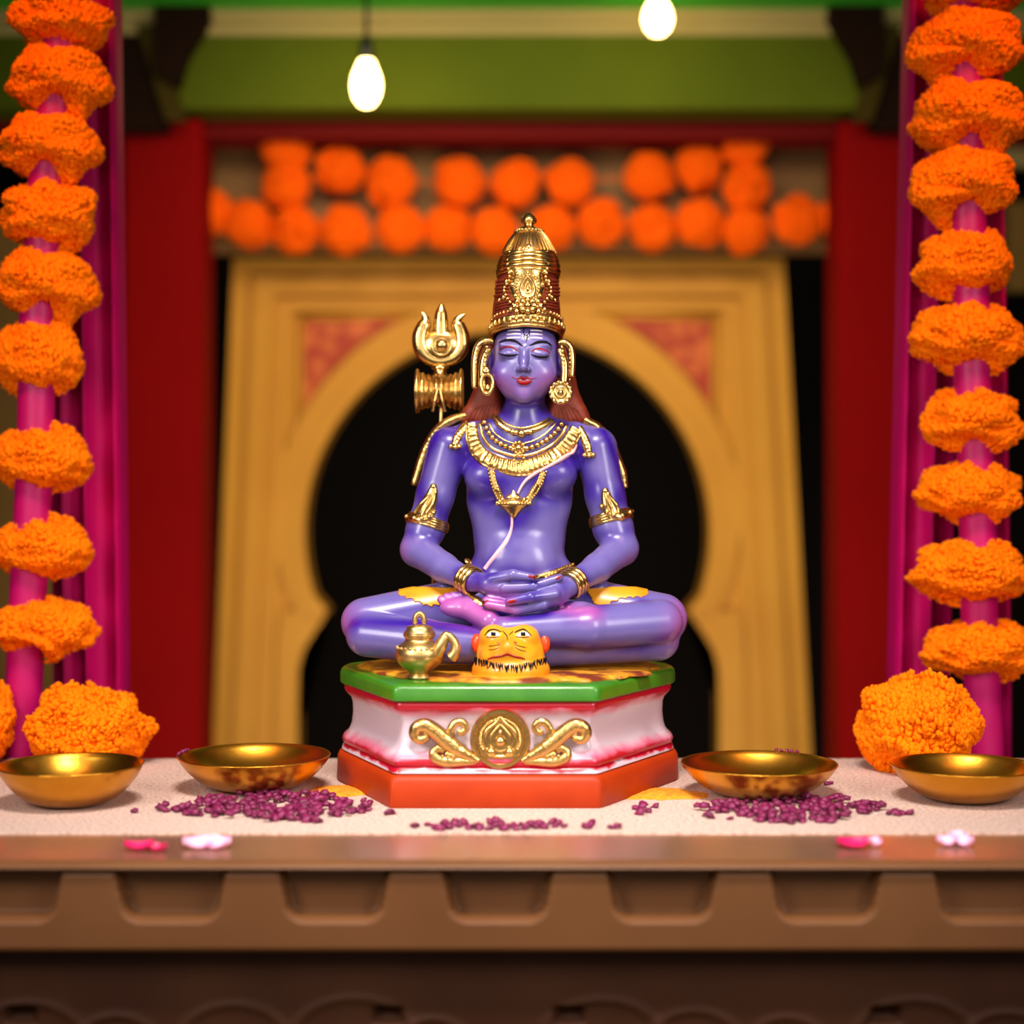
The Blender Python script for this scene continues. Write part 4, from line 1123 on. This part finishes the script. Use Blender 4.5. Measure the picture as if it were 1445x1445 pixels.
cb(circ(744.5, 407, 15, 18, 16), 2.2, None, True)
for x, y, r in ((746, 350, 5), (734, 358, 4), (758, 358, 4), (722, 384, 4.2), (768, 384, 4.2), (716, 398, 4.5), (773, 398, 4.5), (724, 402, 4), (765, 402, 4), (712, 420, 4), (777, 420, 4), (746, 362, 3), (738, 392, 3), (752, 392, 3), (728, 418, 4), (761, 418, 4), (706, 424, 3), (782, 424, 3)): blob(C, mb, x, y, r, 1.5)
part(mb, 'crown_beading', M['gold_smooth'], crown)
mb = MB()
cord(C, mb, [(744.5, 391), (738, 400), (735.5, 409), (738, 418), (744.5, 421), (751, 418), (753.5, 409), (751, 400), (744.5, 391)], 2.0, 2.2)
cord(C, mb, [(744.5, 398), (741, 405), (740.5, 412), (744.5, 415), (748.5, 412), (748, 405), (744.5, 398)], 1.5, 2.6)
blob(C, mb, 744.5, 409, (2.6, 2.6, 4.5), 4.5)
# rosette over the brow band
for x, y in circ(744.5, 432, 9, 8, 8): blob(C, mb, x, y, 4.6, 3.0)
blob(C, mb, 744.5, 432, 6, 5)
for s in (-1, 1):
    for i, (dx, dy, r) in enumerate(((17, 1, 5), (14, -6, 4), (15, 8, 4.5), (23, 5, 3.6))): blob(C, mb, 744.5+s*dx, 432+dy, r, 2)
part(mb, 'crown_rosette', M['gold_smooth'], crown)
# brown hair coils that show between the plates
mb = MB()
for x0, x1 in ((699, 719), (770, 788)):
    for y in (396, 401, 406, 411, 416): cord(C, mb, [(x0, y+2), ((x0+x1)/2, y), (x1, y+1)], 2.4, 0.2, 5, 7)
for y in (424, 428, 432): cord(C, mb, [(700, y+5), (716, y+1), (730, y)], 1.8, 0.2, 5, 7); cord(C, mb, [(759, y), (772, y+1), (787, y+4)], 1.8, 0.2, 5, 7)
for x in (711, 715, 778, 782): cord(C, mb, [(x, 366), (x+ (1 if x < 740 else -1), 358)], 2.2, 0.2, 5, 7)
part(mb, 'hair_coil', M['hair'], crown)

# ---- ear ornaments ---------------------------------------------
def worm(mb, pts, r, n=10, seg=7):
    P = spline([W(*p) for p in pts], seg); rr = r if np.ndim(r) == 0 else np.interp(np.linspace(0, 1, len(P)), np.linspace(0, 1, len(r)), r)
    return mb.tube(P, rr, n)
mb = MB()
worm(mb, [(696, 482, -14), (685, 482, -14), (676, 488, -12), (671, 505, -12), (670, 525, -14), (670, 548, -16)], [4, 6, 6, 5.5, 5.5, 4])
worm(mb, [(690, 492, -22), (684, 505, -22), (681, 522, -24), (681, 540, -24), (684, 552, -24)], [6, 6.5, 6, 5.5, 4])
for i in range(8): mb.sphere(W(687 - i*0.9, 490+i*6.5, -28), 3.0, 8, 6)
for i in range(10): mb.sphere(W(674 - min(i, 4)*0.9, 488+i*6.4, -17), 2.2, 8, 6)
P = np.array([W(687 + 8.5*math.sin(t), 542 + 14*math.cos(t), -28) for t in np.linspace(0, 2*np.pi, 24, endpoint=False)]); mb.tube(P, 3.4, 8, closed=True)
mb.sphere(W(686, 524, -28), (6, 4, 7), 10, 8); mb.sphere(W(688, 548, -30), (3.5, 3, 6), 10, 8)
o = part(mb, 'earring', M['gold_smooth'], fig, 'gold ear ornament with an open loop')
mb = MB()
worm(mb, [(788, 484, -14), (798, 484, -14), (805, 492, -12), (807, 510, -12), (806, 532, -16)], [4, 5.5, 6, 5.5, 5])
worm(mb, [(789, 493, -20), (795, 505, -22), (797, 522, -24), (796, 540, -26)], [3.5, 6, 6, 6])
for i in range(8): mb.sphere(W(793 + i*0.8, 490+i*6, -27), 2.8, 8, 6)
for i in range(8): mb.sphere(W(804, 494+i*6, -17), 2.2, 8, 6)
c = W(791, 554, -30)
mb.lathe([(0.01, -2), (14, -2), (16.5, 1), (16.5, 4), (13.5, 7), (11, 6), (9.5, 4), (8.5, 6.5), (6.5, 7), (5, 5), (4, 8), (0.01, 10)], c, 28, axis='y')
for i in range(14):
    a = 2*math.pi*i/14; mb.sphere((c[0]+14.5*math.cos(a), c[1]-5, c[2]+14.5*math.sin(a)), 2.9, 8, 6)
part(mb, 'earring', M['gold_smooth'], fig, 'gold ear ornament with a round rosette')

# ---- necklaces -------------------------------------------------
mb = MB()
cord(B, mb, [(695, 585), (704, 598), (718, 607), (734, 611), (752, 607), (768, 600), (779, 594)], [3, 3.8, 4, 4, 4, 3.8, 3], 0.5, 8, 10)
cord(B, mb, [(699, 583), (710, 595), (722, 601), (736, 604), (752, 601), (766, 595), (775, 590)], 1.6, 0.4)
for x, y, r in ((724, 610, 4.6), (736, 612, 6), (748, 609.5, 4.4), (716, 607.5, 3.2), (756, 606, 3.2)): blob(B, mb, x, y, r, 3)
part(mb, 'torque_necklace', M['gold_smooth'], fig)
mb = MB()
outer_ = [(666, 600), (668, 622), (678, 640), (696, 652), (714, 658), (734, 660), (758, 655), (782, 643), (800, 627), (812, 606)]
ribbon(B, mb, outer_, [8, 10, 11, 12, 12.5, 12.5, 12.5, 12, 11, 9], 1.8, 2.8, 9, 16, ridges=7.0)
part(mb, 'collar_necklace', M['gold'], fig, 'broad ribbed gold collar')
mb = MB()
inner_ = [(677, 598), (682, 616), (692, 630), (708, 639), (732, 644), (756, 640), (778, 628), (792, 614), (799, 602)]
cord(B, mb, inner_, 2.4, 0.9)
cord(B, mb, [(659, 600), (660, 625), (672, 648), (694, 662), (714, 668), (734, 671), (760, 666), (788, 652), (808, 634), (820, 610)], 1.8, 0.6)
beads(B, mb, [(684, 598), (690, 611), (700, 622), (714, 630), (732, 634), (752, 630), (770, 621), (784, 610), (792, 600)], 4.0, 7.4, 0.8)
cord(B, mb, [(690, 597), (697, 610), (708, 619), (722, 625), (736, 626), (752, 622), (768, 613), (780, 602), (784, 597)], 1.3, 0.5)
for x, y in circ(732, 632, 8, 8, 9): blob(B, mb, x, y, 3.0, 3)
blob(B, mb, 732, 632, 5.5, 4)
for x, y in circ(732, 648, 7, 6, 7): blob(B, mb, x, y, 2.4, 4)
for i in range(15):
    t = i/14; p = spline(outer_, 16); q = p[int(t*(len(p)-1))]; dn = (734-q[0])*0.10
    blob(B, mb, q[0]-dn*0.6, q[1]+5.5, (2.4, 2.0, 2.8), 4)
part(mb, 'bead_necklace', M['gold_smooth'], fig)
# shoulder tassels
for L, lb in (([(660, 598), (652, 607), (645, 618), (641, 628)], 'left'), ([(818, 604), (824, 616), (828, 628), (831, 640)], 'right')):
    mb = MB(); ribbon(B, mb, L, [4, 6, 7, 5], 1.2, 3.0, 7, 7, ridges=5)
    x, y = L[-1]
    for dx in (-5, 1, 6): blob(B, mb, x+dx, y+2 + (1 if dx == 1 else 0), 3.8, 2)
    part(mb, 'shoulder_tassel', M['gold_smooth'], fig)
# sacred thread
mb = MB()
ribbon(B, mb, [(814.5, 627), (809, 636), (796, 646), (780, 656), (766, 663), (754, 669), (743, 677), (736, 686), (731, 696)], [0.8, 3.4, 3.0, 2.8, 2.8, 3.2, 2.8, 2.4, 2], 2.8, 2.6, 5, 7, base=-3)
ribbon(B, mb, [(722, 726), (722.5, 738), (720.5, 750), (714, 764), (703, 779), (693, 791), (684, 803)], [2.0, 2.2, 2.6, 3.6, 4.0, 3.2, 2.6], 1.0, 1.6, 5, 7)
part(mb, 'sacred_thread', M['thread'], fig, 'pale pink thread across the chest')
# long chain with pendant
mb = MB()
for L in ([(693, 664), (696, 678), (701, 692), (708, 706)], [(768, 666), (762, 680), (753, 694), (744, 706)]):
    ribbon(B, mb, L, [5.5, 6.5, 6.5, 5], 2.6, 2.2, 7, 8, base=-3)
    beads(B, mb, [(x-3.4, y) for x, y in L], 1.6, 4.2, 3.4); beads(B, mb, [(x+3.4, y) for x, y in L], 1.6, 4.2, 3.4)
ch = part(mb, 'long_chain', M['gold_smooth'], fig)
mb = MB(); X = B.project([(724.5, 711)])[0] + np.array([0, -2, 0])
mb.lathe([(0.01, 19), (2, 18), (4, 14), (9, 11.5), (11, 9), (10, 6.5), (16, 5), (20, 2), (21, -1), (18, -4), (13, -7), (10.5, -10), (9, -11), (6, -14), (3.5, -18), (0.01, -21)], X, 30, sy=0.45)
for i in range(11): mb.sphere(X + np.array([-20+i*4, -8.5 + 0.22*abs(i-5)**1.6, 0.5]), 2.3, 8, 6)
for s in (-1, 1):
    for j in range(3): mb.sphere(X + np.array([s*(15+j*4), -3, 6-2.5*j]), 3.4, 8, 6)
part(mb, 'pendant', M['gold_smooth'], ch, angle=60)

# ---- armlets, bracelets, belt, shoulder scarf -------------------
def band(mb, c, ax, offs_, tube, n=36, lift=0.6, rmax=34):
    c = np.asarray(c, float); ax = np.asarray(ax, float); ax /= np.linalg.norm(ax)
    for o2, tb in zip(offs_, tube):
        P, dr = ring_around(B, c + ax*o2, ax, rmax, n); mb.tube(P + dr*tb*lift*0.5, tb, 8, closed=True)
for s in (-1, 1):
    mb = MB()
    if s < 0:
        c = W(602.5, 737, 9); ax = W(597, 757, 6) - W(611, 710, 12); tip = [(612, 688), (609, 700), (604, 713), (598, 727)]; base = [(576, 730), (590, 733), (605, 730), (613, 720)]
    else:
        c = W(863.5, 730, 9); ax = W(868, 752, 6) - W(856, 705, 12); tip = [(854, 694), (857, 706), (861, 717), (867, 728)]; base = [(849, 712), (860, 724), (876, 729), (889, 722)]
    band(mb, c, ax, (-5, -1.5, 2.5, 6), (2.2, 3.0, 3.0, 2.2))
    arm = part(mb, 'armlet', M['gold_smooth'], fig, 'gold armlet on the ' + ('left' if s < 0 else 'right') + ' arm in the picture')
    mb = MB()
    ribbon(B, mb, tip, [5.5, 10, 13, 11], 1.0, 4.5, 9, 8)
    blob(B, mb, tip[0][0], tip[0][1]-1, 5, 2)
    for L in ([(tip[0][0]-2, 696), (tip[2][0]-7, 712), (tip[3][0]-10, 726)], [(tip[0][0]+2, 696), (tip[2][0]+6, 712), (tip[3][0]+4, 726)], [(tip[0][0], 698), (tip[2][0], 714), (tip[3][0]-2, 730)]): cord(B, mb, L, [1.6, 2.8, 2.4], 2.4)
    ribbon(B, mb, base, [4, 7, 7, 3], 1.2, 4.5, 7, 7)
    for q in range(5): 
        p = spline(base, 5)[q*3+1]; blob(B, mb, p[0], p[1], 3.4, 5)
    part(mb, 'armlet_crest', M['gold_smooth'], arm)
for a, b2, n in (((650, 813, -72), (676, 825, -98), 4), ((822, 813, -72), (794, 832, -104), 4)):
    mb = MB(); A_ = W(*a); B_ = W(*b2); ax = B_ - A_; Lx = np.linalg.norm(ax)
    band(mb, (A_+B_)/2, ax, np.linspace(-7.5, 7.5, 3), [3.7]*3, rmax=19, lift=1.2)
    part(mb, 'bracelet', M['gold_smooth'], fig, 'gold bangles on the ' + ('left' if a[0] < 700 else 'right') + ' wrist in the picture')
mb = MB()
ribbon(B, mb, [(754, 815), (770, 811), (786, 806), (800, 801), (809, 798)], [3, 4.2, 4.6, 4.6, 4], 1.0, 1.8, 7, 7)
beads(B, mb, [(756, 815), (772, 811), (788, 805.5), (806, 799)], 1.3, 4.0, 3)
ribbon(B, mb, [(659, 790), (664, 800), (668, 806)], [3, 4, 3.5], 1.0, 1.8, 7, 7)
ribbon(B, mb, [(662, 838), (671, 845), (683, 852)], [3.5, 4.4, 4], 1.0, 1.8, 7, 7)
part(mb, 'waist_belt', M['gold'], fig)
for L, lb in (([(660, 588, 8), (640, 594, 12), (620, 608, 20), (606, 630, 26), (596, 655, 28), (586, 686, 26)], 'left'), ([(822, 594, 8), (840, 604, 14), (856, 622, 22), (868, 648, 26), (876, 670, 27), (880, 690, 26)], 'right')):
    mb = MB(); P = spline([W(*p) for p in L], 8)
    off = np.array([(-1 if lb == 'left' else 1)*2.0, 0, 1.5])
    mb.tube(P + off, np.interp(np.linspace(0, 1, len(P)), [0, .2, .8, 1], [5, 6.8, 7.0, 4.5]), 10)
    mb.tube(P + off + np.array([0, -4.2, 0.5]), 1.5, 6); mb.tube(P + off*1.9 + np.array([0, -3.2, 1.0]), 1.2, 6)
    part(mb, 'shoulder_scarf', M['gold'], fig, 'gold edged scarf over the ' + lb + ' shoulder in the picture')

# ---- trident with hourglass drum --------------------------------
yT = 44.0
def T3(px, py, dy=0): return W(px, py, yT+dy)
mb = MB(); mb.tube([T3(624, 520), T3(622, 600), T3(616, 720), T3(611, 842)], 3.0, 12)
tri = part(mb, 'trident', M['gold_matt'], fig, 'gold trident standing behind the arm')
mb = MB()
def tt(pts, r, dy=0, flat=0.75, n=12):
    P = spline([T3(x, y, dy) for x, y in pts], 8); rr = np.interp(np.linspace(0, 1, len(P)), np.linspace(0, 1, len(r)), r); mb.tube(P, rr, n, flat=flat)
tt([(622, 496), (622, 475), (622, 455), (622.5, 440), (623, 428)], [10, 11, 10.5, 8, 1.4])
tt([(622, 510), (606, 505), (595, 492), (593, 474), (599, 458), (600, 449), (595, 440)], [9, 10.5, 11.5, 11.5, 10, 5.5, 1.2])
tt([(622, 510), (639, 505), (650, 492), (651, 474), (646, 458), (647, 450), (656, 443)], [9, 10.5, 11.5, 11.5, 10, 5.5, 1.2])
mb.sphere(T3(622.5, 488, 0), (29, 10, 25), 24, 14)
P = np.array([T3(623 + 14*math.cos(t), 487 + 14*math.sin(t), -8.5) for t in np.linspace(0, 2*np.pi, 30, endpoint=False)]); mb.tube(P, 2.0, 8, closed=True)
mb.sphere(T3(623.5, 487, -9), (9.5, 8, 9.5), 18, 12)
mb.lathe([(9, 8), (12.5, 5), (12.5, 2), (9, 0), (9, -5), (13, -8), (16, -12)], T3(621, 522), 24)
part(mb, 'trident_head', M['gold_smooth'], tri, angle=60)
mb = MB(); c = T3(620, 552, -6)
prof = []
for i in range(41):
    u = -1 + 2*i/40; r = 21 + 8*abs(u)**1.6 + 1.5*math.cos(u*26); prof.append((r, u*32))
prof = [(0.01, -34), (24, -34.5), (29.5, -34)] + prof + [(29.5, 34), (24, 34.5), (0.01, 34)]
mb.lathe(prof, c, 40, axis='x')
for u in (-0.95, 0.95):
    r = 30; P = np.array([[c[0]+u*33, c[1]+r*math.cos(t), c[2]+r*math.sin(t)] for t in np.linspace(0, 2*np.pi, 36, endpoint=False)]); mb.tube(P, 2.4, 8, closed=True)
for s in (-1, 1): 
    P = spline([c + np.array([s*2, -22, 2]), c + np.array([s*5, -24, -14]), c + np.array([s*9, -20, -30])], 6); mb.tube(P, 2.2, 8)
part(mb, 'hourglass_drum', M['gold'], tri, 'ridged gold drum tied below the prongs', 60)

# ---- water pot --------------------------------------------------
yP = -150.0; c = W(592, 957, yP); c[2] = ZT
mb = MB(); kk = K(yP)
prof = [(0.01, 0), (15, 0), (17, 1.5), (17, 4), (14, 7), (17, 11), (24, 16), (30, 22), (33.5, 29), (34, 36), (31, 43), (25, 48), (21, 50), (19.5, 53), (21.5, 56), (23, 58), (22, 60.5)]
mb.lathe([(r*kk*1.02, z) for r, z in prof] + [(0.01, 61)], c, 40)
for i in range(26):
    a = 2*math.pi*i/26; mb.sphere(c + np.array([30.5*math.cos(a), 30.5*math.sin(a), 42]), 2.0, 8, 6)
pot = part(mb, 'water_pot', M['gold_matt'], fig, 'gold water pot on the green slab', 60)
mb = MB(); mb.lathe([(21.5, 60), (20, 63), (17, 66), (18, 69), (12, 71), (6, 72), (0.01, 72.5)], c, 30)
P = np.array([c + np.array([6.0*math.cos(t), 0, 77 + 9.5*math.sin(t)]) for t in np.linspace(-0.4, math.pi+0.4, 16)]); mb.tube(P, 3.8, 10)
part(mb, 'pot_lid', M['gold_matt'], pot)
mb = MB(); P = spline([c + np.array(q) for q in ((22, -12, 34), (28, -15, 44), (33, -16, 54), (35, -16, 60))], 6); mb.tube(P, np.interp(np.linspace(0, 1, len(P)), [0, .5, 1], [10, 8, 5.5]), 12)
P = spline([c + np.array(q) for q in ((33, -16, 61), (42, -17, 57), (48, -17, 46), (47, -17, 36), (42, -16, 30))], 6); mb.tube(P, np.interp(np.linspace(0, 1, len(P)), [0, .5, 1], [4, 6.5, 8]), 10)
mb.sphere(c + np.array([36, -16, 60]), (6.5, 6, 5), 12, 8)
part(mb, 'pot_spout', M['gold_matt'], pot)

# ---- tiger skin with head ---------------------------------------
mb = MB(); r = np.random.RandomState(3)
out = [(-196, -60), (-176, -104), (-158, -120), (-150, -140), (-128, -150), (-116, -138), (-104, -176), (-70, -184), (-40, -196), (20, -198), (52, -186), (70, -172), (96, -186), (118, -170), (132, -150), (146, -156), (160, -128), (176, -118), (190, -96), (178, -70), (196, -46), (206, -10), (196, 40), (150, 90), (0, 104), (-150, 90), (-210, 40), (-216, -10)]
Q = spline(out, 5, True); cc = np.array([0, -30.0]); rings = []
for t, z in ((1.0, 0.2), (0.985, 3.0), (0.96, 4.2), (0.7, 6), (0.4, 7), (0.02, 7)):
    w = 1 + (r.rand(len(Q))-0.5)*0.03*(t > 0.9)
    rings.append(np.column_stack([cc + (Q-cc)*(t*w)[:, None] if t > 0.9 else cc + (Q-cc)*t, np.full(len(Q), ZT + z) + (r.rand(len(Q))-0.5)*1.2*(t < 0.99)]))
n = len(Q); f = [(i*n+j, i*n+(j+1) % n, (i+1)*n+(j+1) % n, (i+1)*n+j) for i in range(len(rings)-1) for j in range(n)]
mb.add(np.vstack(rings), f)
part(mb, 'tiger_skin', M['tigerskin'], fig, 'mottled orange tiger skin under the legs')
kv = (D + BV[:, 1])/D; PXv = CX + BV[:, 0]/kv; PYv = HY - BV[:, 2]/kv
Vn = B.normal(BV)
def cloth(xs, ys, x0, x1, side):
    low = np.interp(PXv, xs, ys) + 1.5*np.sin(PXv*0.55)
    ok = (PXv > x0) & (PXv < x1) & (PYv > 829) & (PYv < low) & (BV[:, 1] > -66) & (BV[:, 1] < 40) & (Vn[:, 2] > -0.1)
    pf = np.array([[v for v in p.vertices] for p in body.data.polygons if ok[p.vertices[0]] and all(ok[v] for v in p.vertices)])
    ids, inv = np.unique(pf, return_inverse=True); Pp = BV[ids] + Vn[ids]*1.6; inv = inv.reshape(pf.shape)
    mb = MB(); mb.add(Pp, [tuple(q) for q in inv])
    o = part(mb, 'tiger_skin_fold', M['tigeryellow'], fig, 'yellow tiger skin over the ' + side + ' thigh')
    so = o.modifiers.new('thick', 'SOLIDIFY'); so.thickness = 2.2*S; so.offset = -1
cloth([562, 585, 600, 612, 630, 650], [841, 848, 855, 856, 850, 842], 562, 652, 'left')
cloth([830, 838, 848, 860, 880, 915], [840, 852, 858, 852, 845, 842], 828, 915, 'right')
Tg = SDF()
Tg.ell(W(721, 945, -140), (52, 42, 24), 10); Tg.ell(W(720, 918, -136), (45, 32, 34), 12); Tg.ell(W(697, 899, -142), (20, 22, 17), 5); Tg.ell(W(740, 899, -142), (20, 22, 17), 5)
Tg.ell(W(716, 917, -166), (24, 14, 15), 8); Tg.cone(W(716, 897, -156), W(716, 912, -176), 6, 7, 6); Tg.ell(W(698, 926, -160), (18, 12, 12), 8); Tg.ell(W(735, 926, -160), (18, 12, 12), 8)
Tg.ell(W(719, 962, -150), (58, 40, 8), 8)
th, _ = sdf_obj(Tg, 'tiger_head', M['tigeryellow'], fig, h=1.8); th['label'] = 'yellow tiger head with painted face'
def tpaint(name, m, strokes, lift=0.3, label=None):
    mb = MB()
    for pts, w in strokes: ribbon(Tg, mb, pts, w, lift, 0.3, 5, 6, base=-0.8)
    return part(mb, name, m, th, label)
for s, ex in ((-1, 696), (1, 738)):
    tpaint('tiger_eye', M['white'], [([(ex-9, 897), (ex-3, 894.5), (ex+4, 894.5), (ex+9, 897)], [0.6, 4.2, 4.2, 0.6])])
    tpaint('tiger_pupil', M['black'], [([(ex-3, 894.5), (ex+3.5, 894.5)], [3.6, 3.6])], 0.9)
    tpaint('tiger_brow', M['black'], [([(ex-12, 897 if s < 0 else 893), (ex-6, 890), (ex+2, 888.5), (ex+12, 892 if s < 0 else 897)], [0.6, 1.3, 1.3, 0.6]), ([(ex-10, 898.6), (ex, 899.6), (ex+9, 898)], [0.5, 0.8, 0.5])], 0.6)
    mb = MB(); e = W(673 if s < 0 else 768, 908, -136); mb.sphere(e, (8, 9, 13), 14, 10)
    part(mb, 'tiger_ear', M['earred'], th, 'red orange ear')
tpaint('tiger_mouth', M['red'], [([(688, 930), (697, 927.5), (708, 926), (716, 923.5), (724, 926), (733, 928), (741, 930)], [1.0, 2.2, 2.0, 2.4, 2.0, 2.2, 1.0])], 0.5)
st = [([(709, 890), (715, 897), (716, 903), (716, 914)], [0.6, 1.0, 0.9, 0.5]), ([(724, 891), (718, 896)], [0.8, 0.5])]
for dy in (0, 5): st += [([(690, 912+dy), (698, 911+dy), (706, 910+dy*.6)], [0.3, 0.7, 0.3]), ([(726, 910+dy*.6), (734, 912+dy), (742, 914+dy)], [0.3, 0.7, 0.3])]
tpaint('tiger_whisker', M['black'], st, 0.5)
r = np.random.RandomState(8); st = []
for i in range(34):
    t = i/33; x = 670 + 100*t; y = 931 + 11*math.sin(math.pi*t) + r.uniform(-1.5, 1.5)
    st.append(([(x, y-4), (x+r.uniform(-1, 1), y), (x+r.uniform(-2.5, 2.5), y+r.uniform(5, 9))], [0.9, 1.8, 0.3]))
tpaint('tiger_ruff', M['black'], st, 0.6, 'black painted fringe under the chin')
tpaint('tiger_nose', M['spandrel'], [([(702, 906), (706, 909)], [2.6, 2.6]), ([(725, 906), (729, 908)], [2.6, 2.6])], 0.4)
# ------------------------------------------------------------------ light, world, camera
def area(name, loc, target, size, power, c=(1, 1, 1), spread=180):
    l = bpy.data.lights.new(name, 'AREA'); l.shape = 'RECTANGLE'
    l.size, l.size_y = size[0]*S, size[1]*S
    l.energy = power; l.color = c; l.spread = math.radians(spread)
    o = link(bpy.data.objects.new(name, l)); o.location = Vector([q*S for q in loc])
    d = Vector([q*S for q in target]) - o.location
    o.rotation_euler = d.to_track_quat('-Z', 'Y').to_euler(); return o
area('key_lamp', (-1150, -1500, 560), (0, -100, -250), (480, 700), 1.25, (1.0, 0.93, 0.88), 75)
area('fill_lamp', (1150, -1500, 500), (0, -100, -250), (480, 700), 1.0, (1.0, 0.93, 0.88), 75)
area('ceiling_lamp', (0, -1300, 1650), (0, -200, -414), (620, 360), 2.5, (1.0, 0.90, 0.82), 60)
area('added_front_fill', (0, -2750, 250), (0, 0, -150), (1700, 1100), 0.5, (1.0, 0.90, 0.80), 70)  # added soft fill behind the camera, gives front-facing gold its highlights
for sx in (-1, 1): area('added_warm_light', (sx*720, -700, 1250), (sx*720, 250, 450), (300, 300), 0.5, (1.0, 0.36, 0.10), 75)  # unseen orange lights added to warm and redden the upper marigolds
area('added_arch_light', (0, 800, 1050), (0, 2300, -150), (1400, 300), 2.0, (1.0, 0.82, 0.52), 120)  # added out-of-frame light, brightens the arch beyond what the bulbs give
area('added_low_light', (0, 500, -1000), (0, 2200, 100), (1600, 200), 2.6, (1.0, 0.82, 0.52), 120)  # added light hidden behind the table, lifts arch and lower columns
w = bpy.data.worlds.new('World'); bpy.context.scene.world = w; w.use_nodes = True
w.node_tree.nodes['Background'].inputs[0].default_value = (0.9, 0.75, 0.6, 1)
w.node_tree.nodes['Background'].inputs[1].default_value = 0.03
cd = bpy.data.cameras.new('camera'); cam = link(bpy.data.objects.new('camera', cd))
cam.location = (0, -D*S, 0); cam.rotation_euler = (math.pi/2, 0, 0)
cd.sensor_width = 36; cd.lens = 36*D/1445.0
cd.shift_y = (HY - 722.5)/1445.0
cd.dof.use_dof = True; cd.dof.focus_distance = (D - 90)*S
cd.dof.aperture_fstop = (cd.lens/1000.0)/(42*S)
cd.clip_start = 0.01
sc = bpy.context.scene; sc.camera = cam
sc.view_settings.view_transform = 'Standard'; sc.view_settings.look = 'None'
sc.view_settings.gamma = 1; sc.view_settings.exposure = 0.0; sc.view_settings.use_curve_mapping = False
sc.cycles.use_denoising = True
sc.cycles.max_bounces = 6; sc.cycles.sample_clamp_indirect = 4
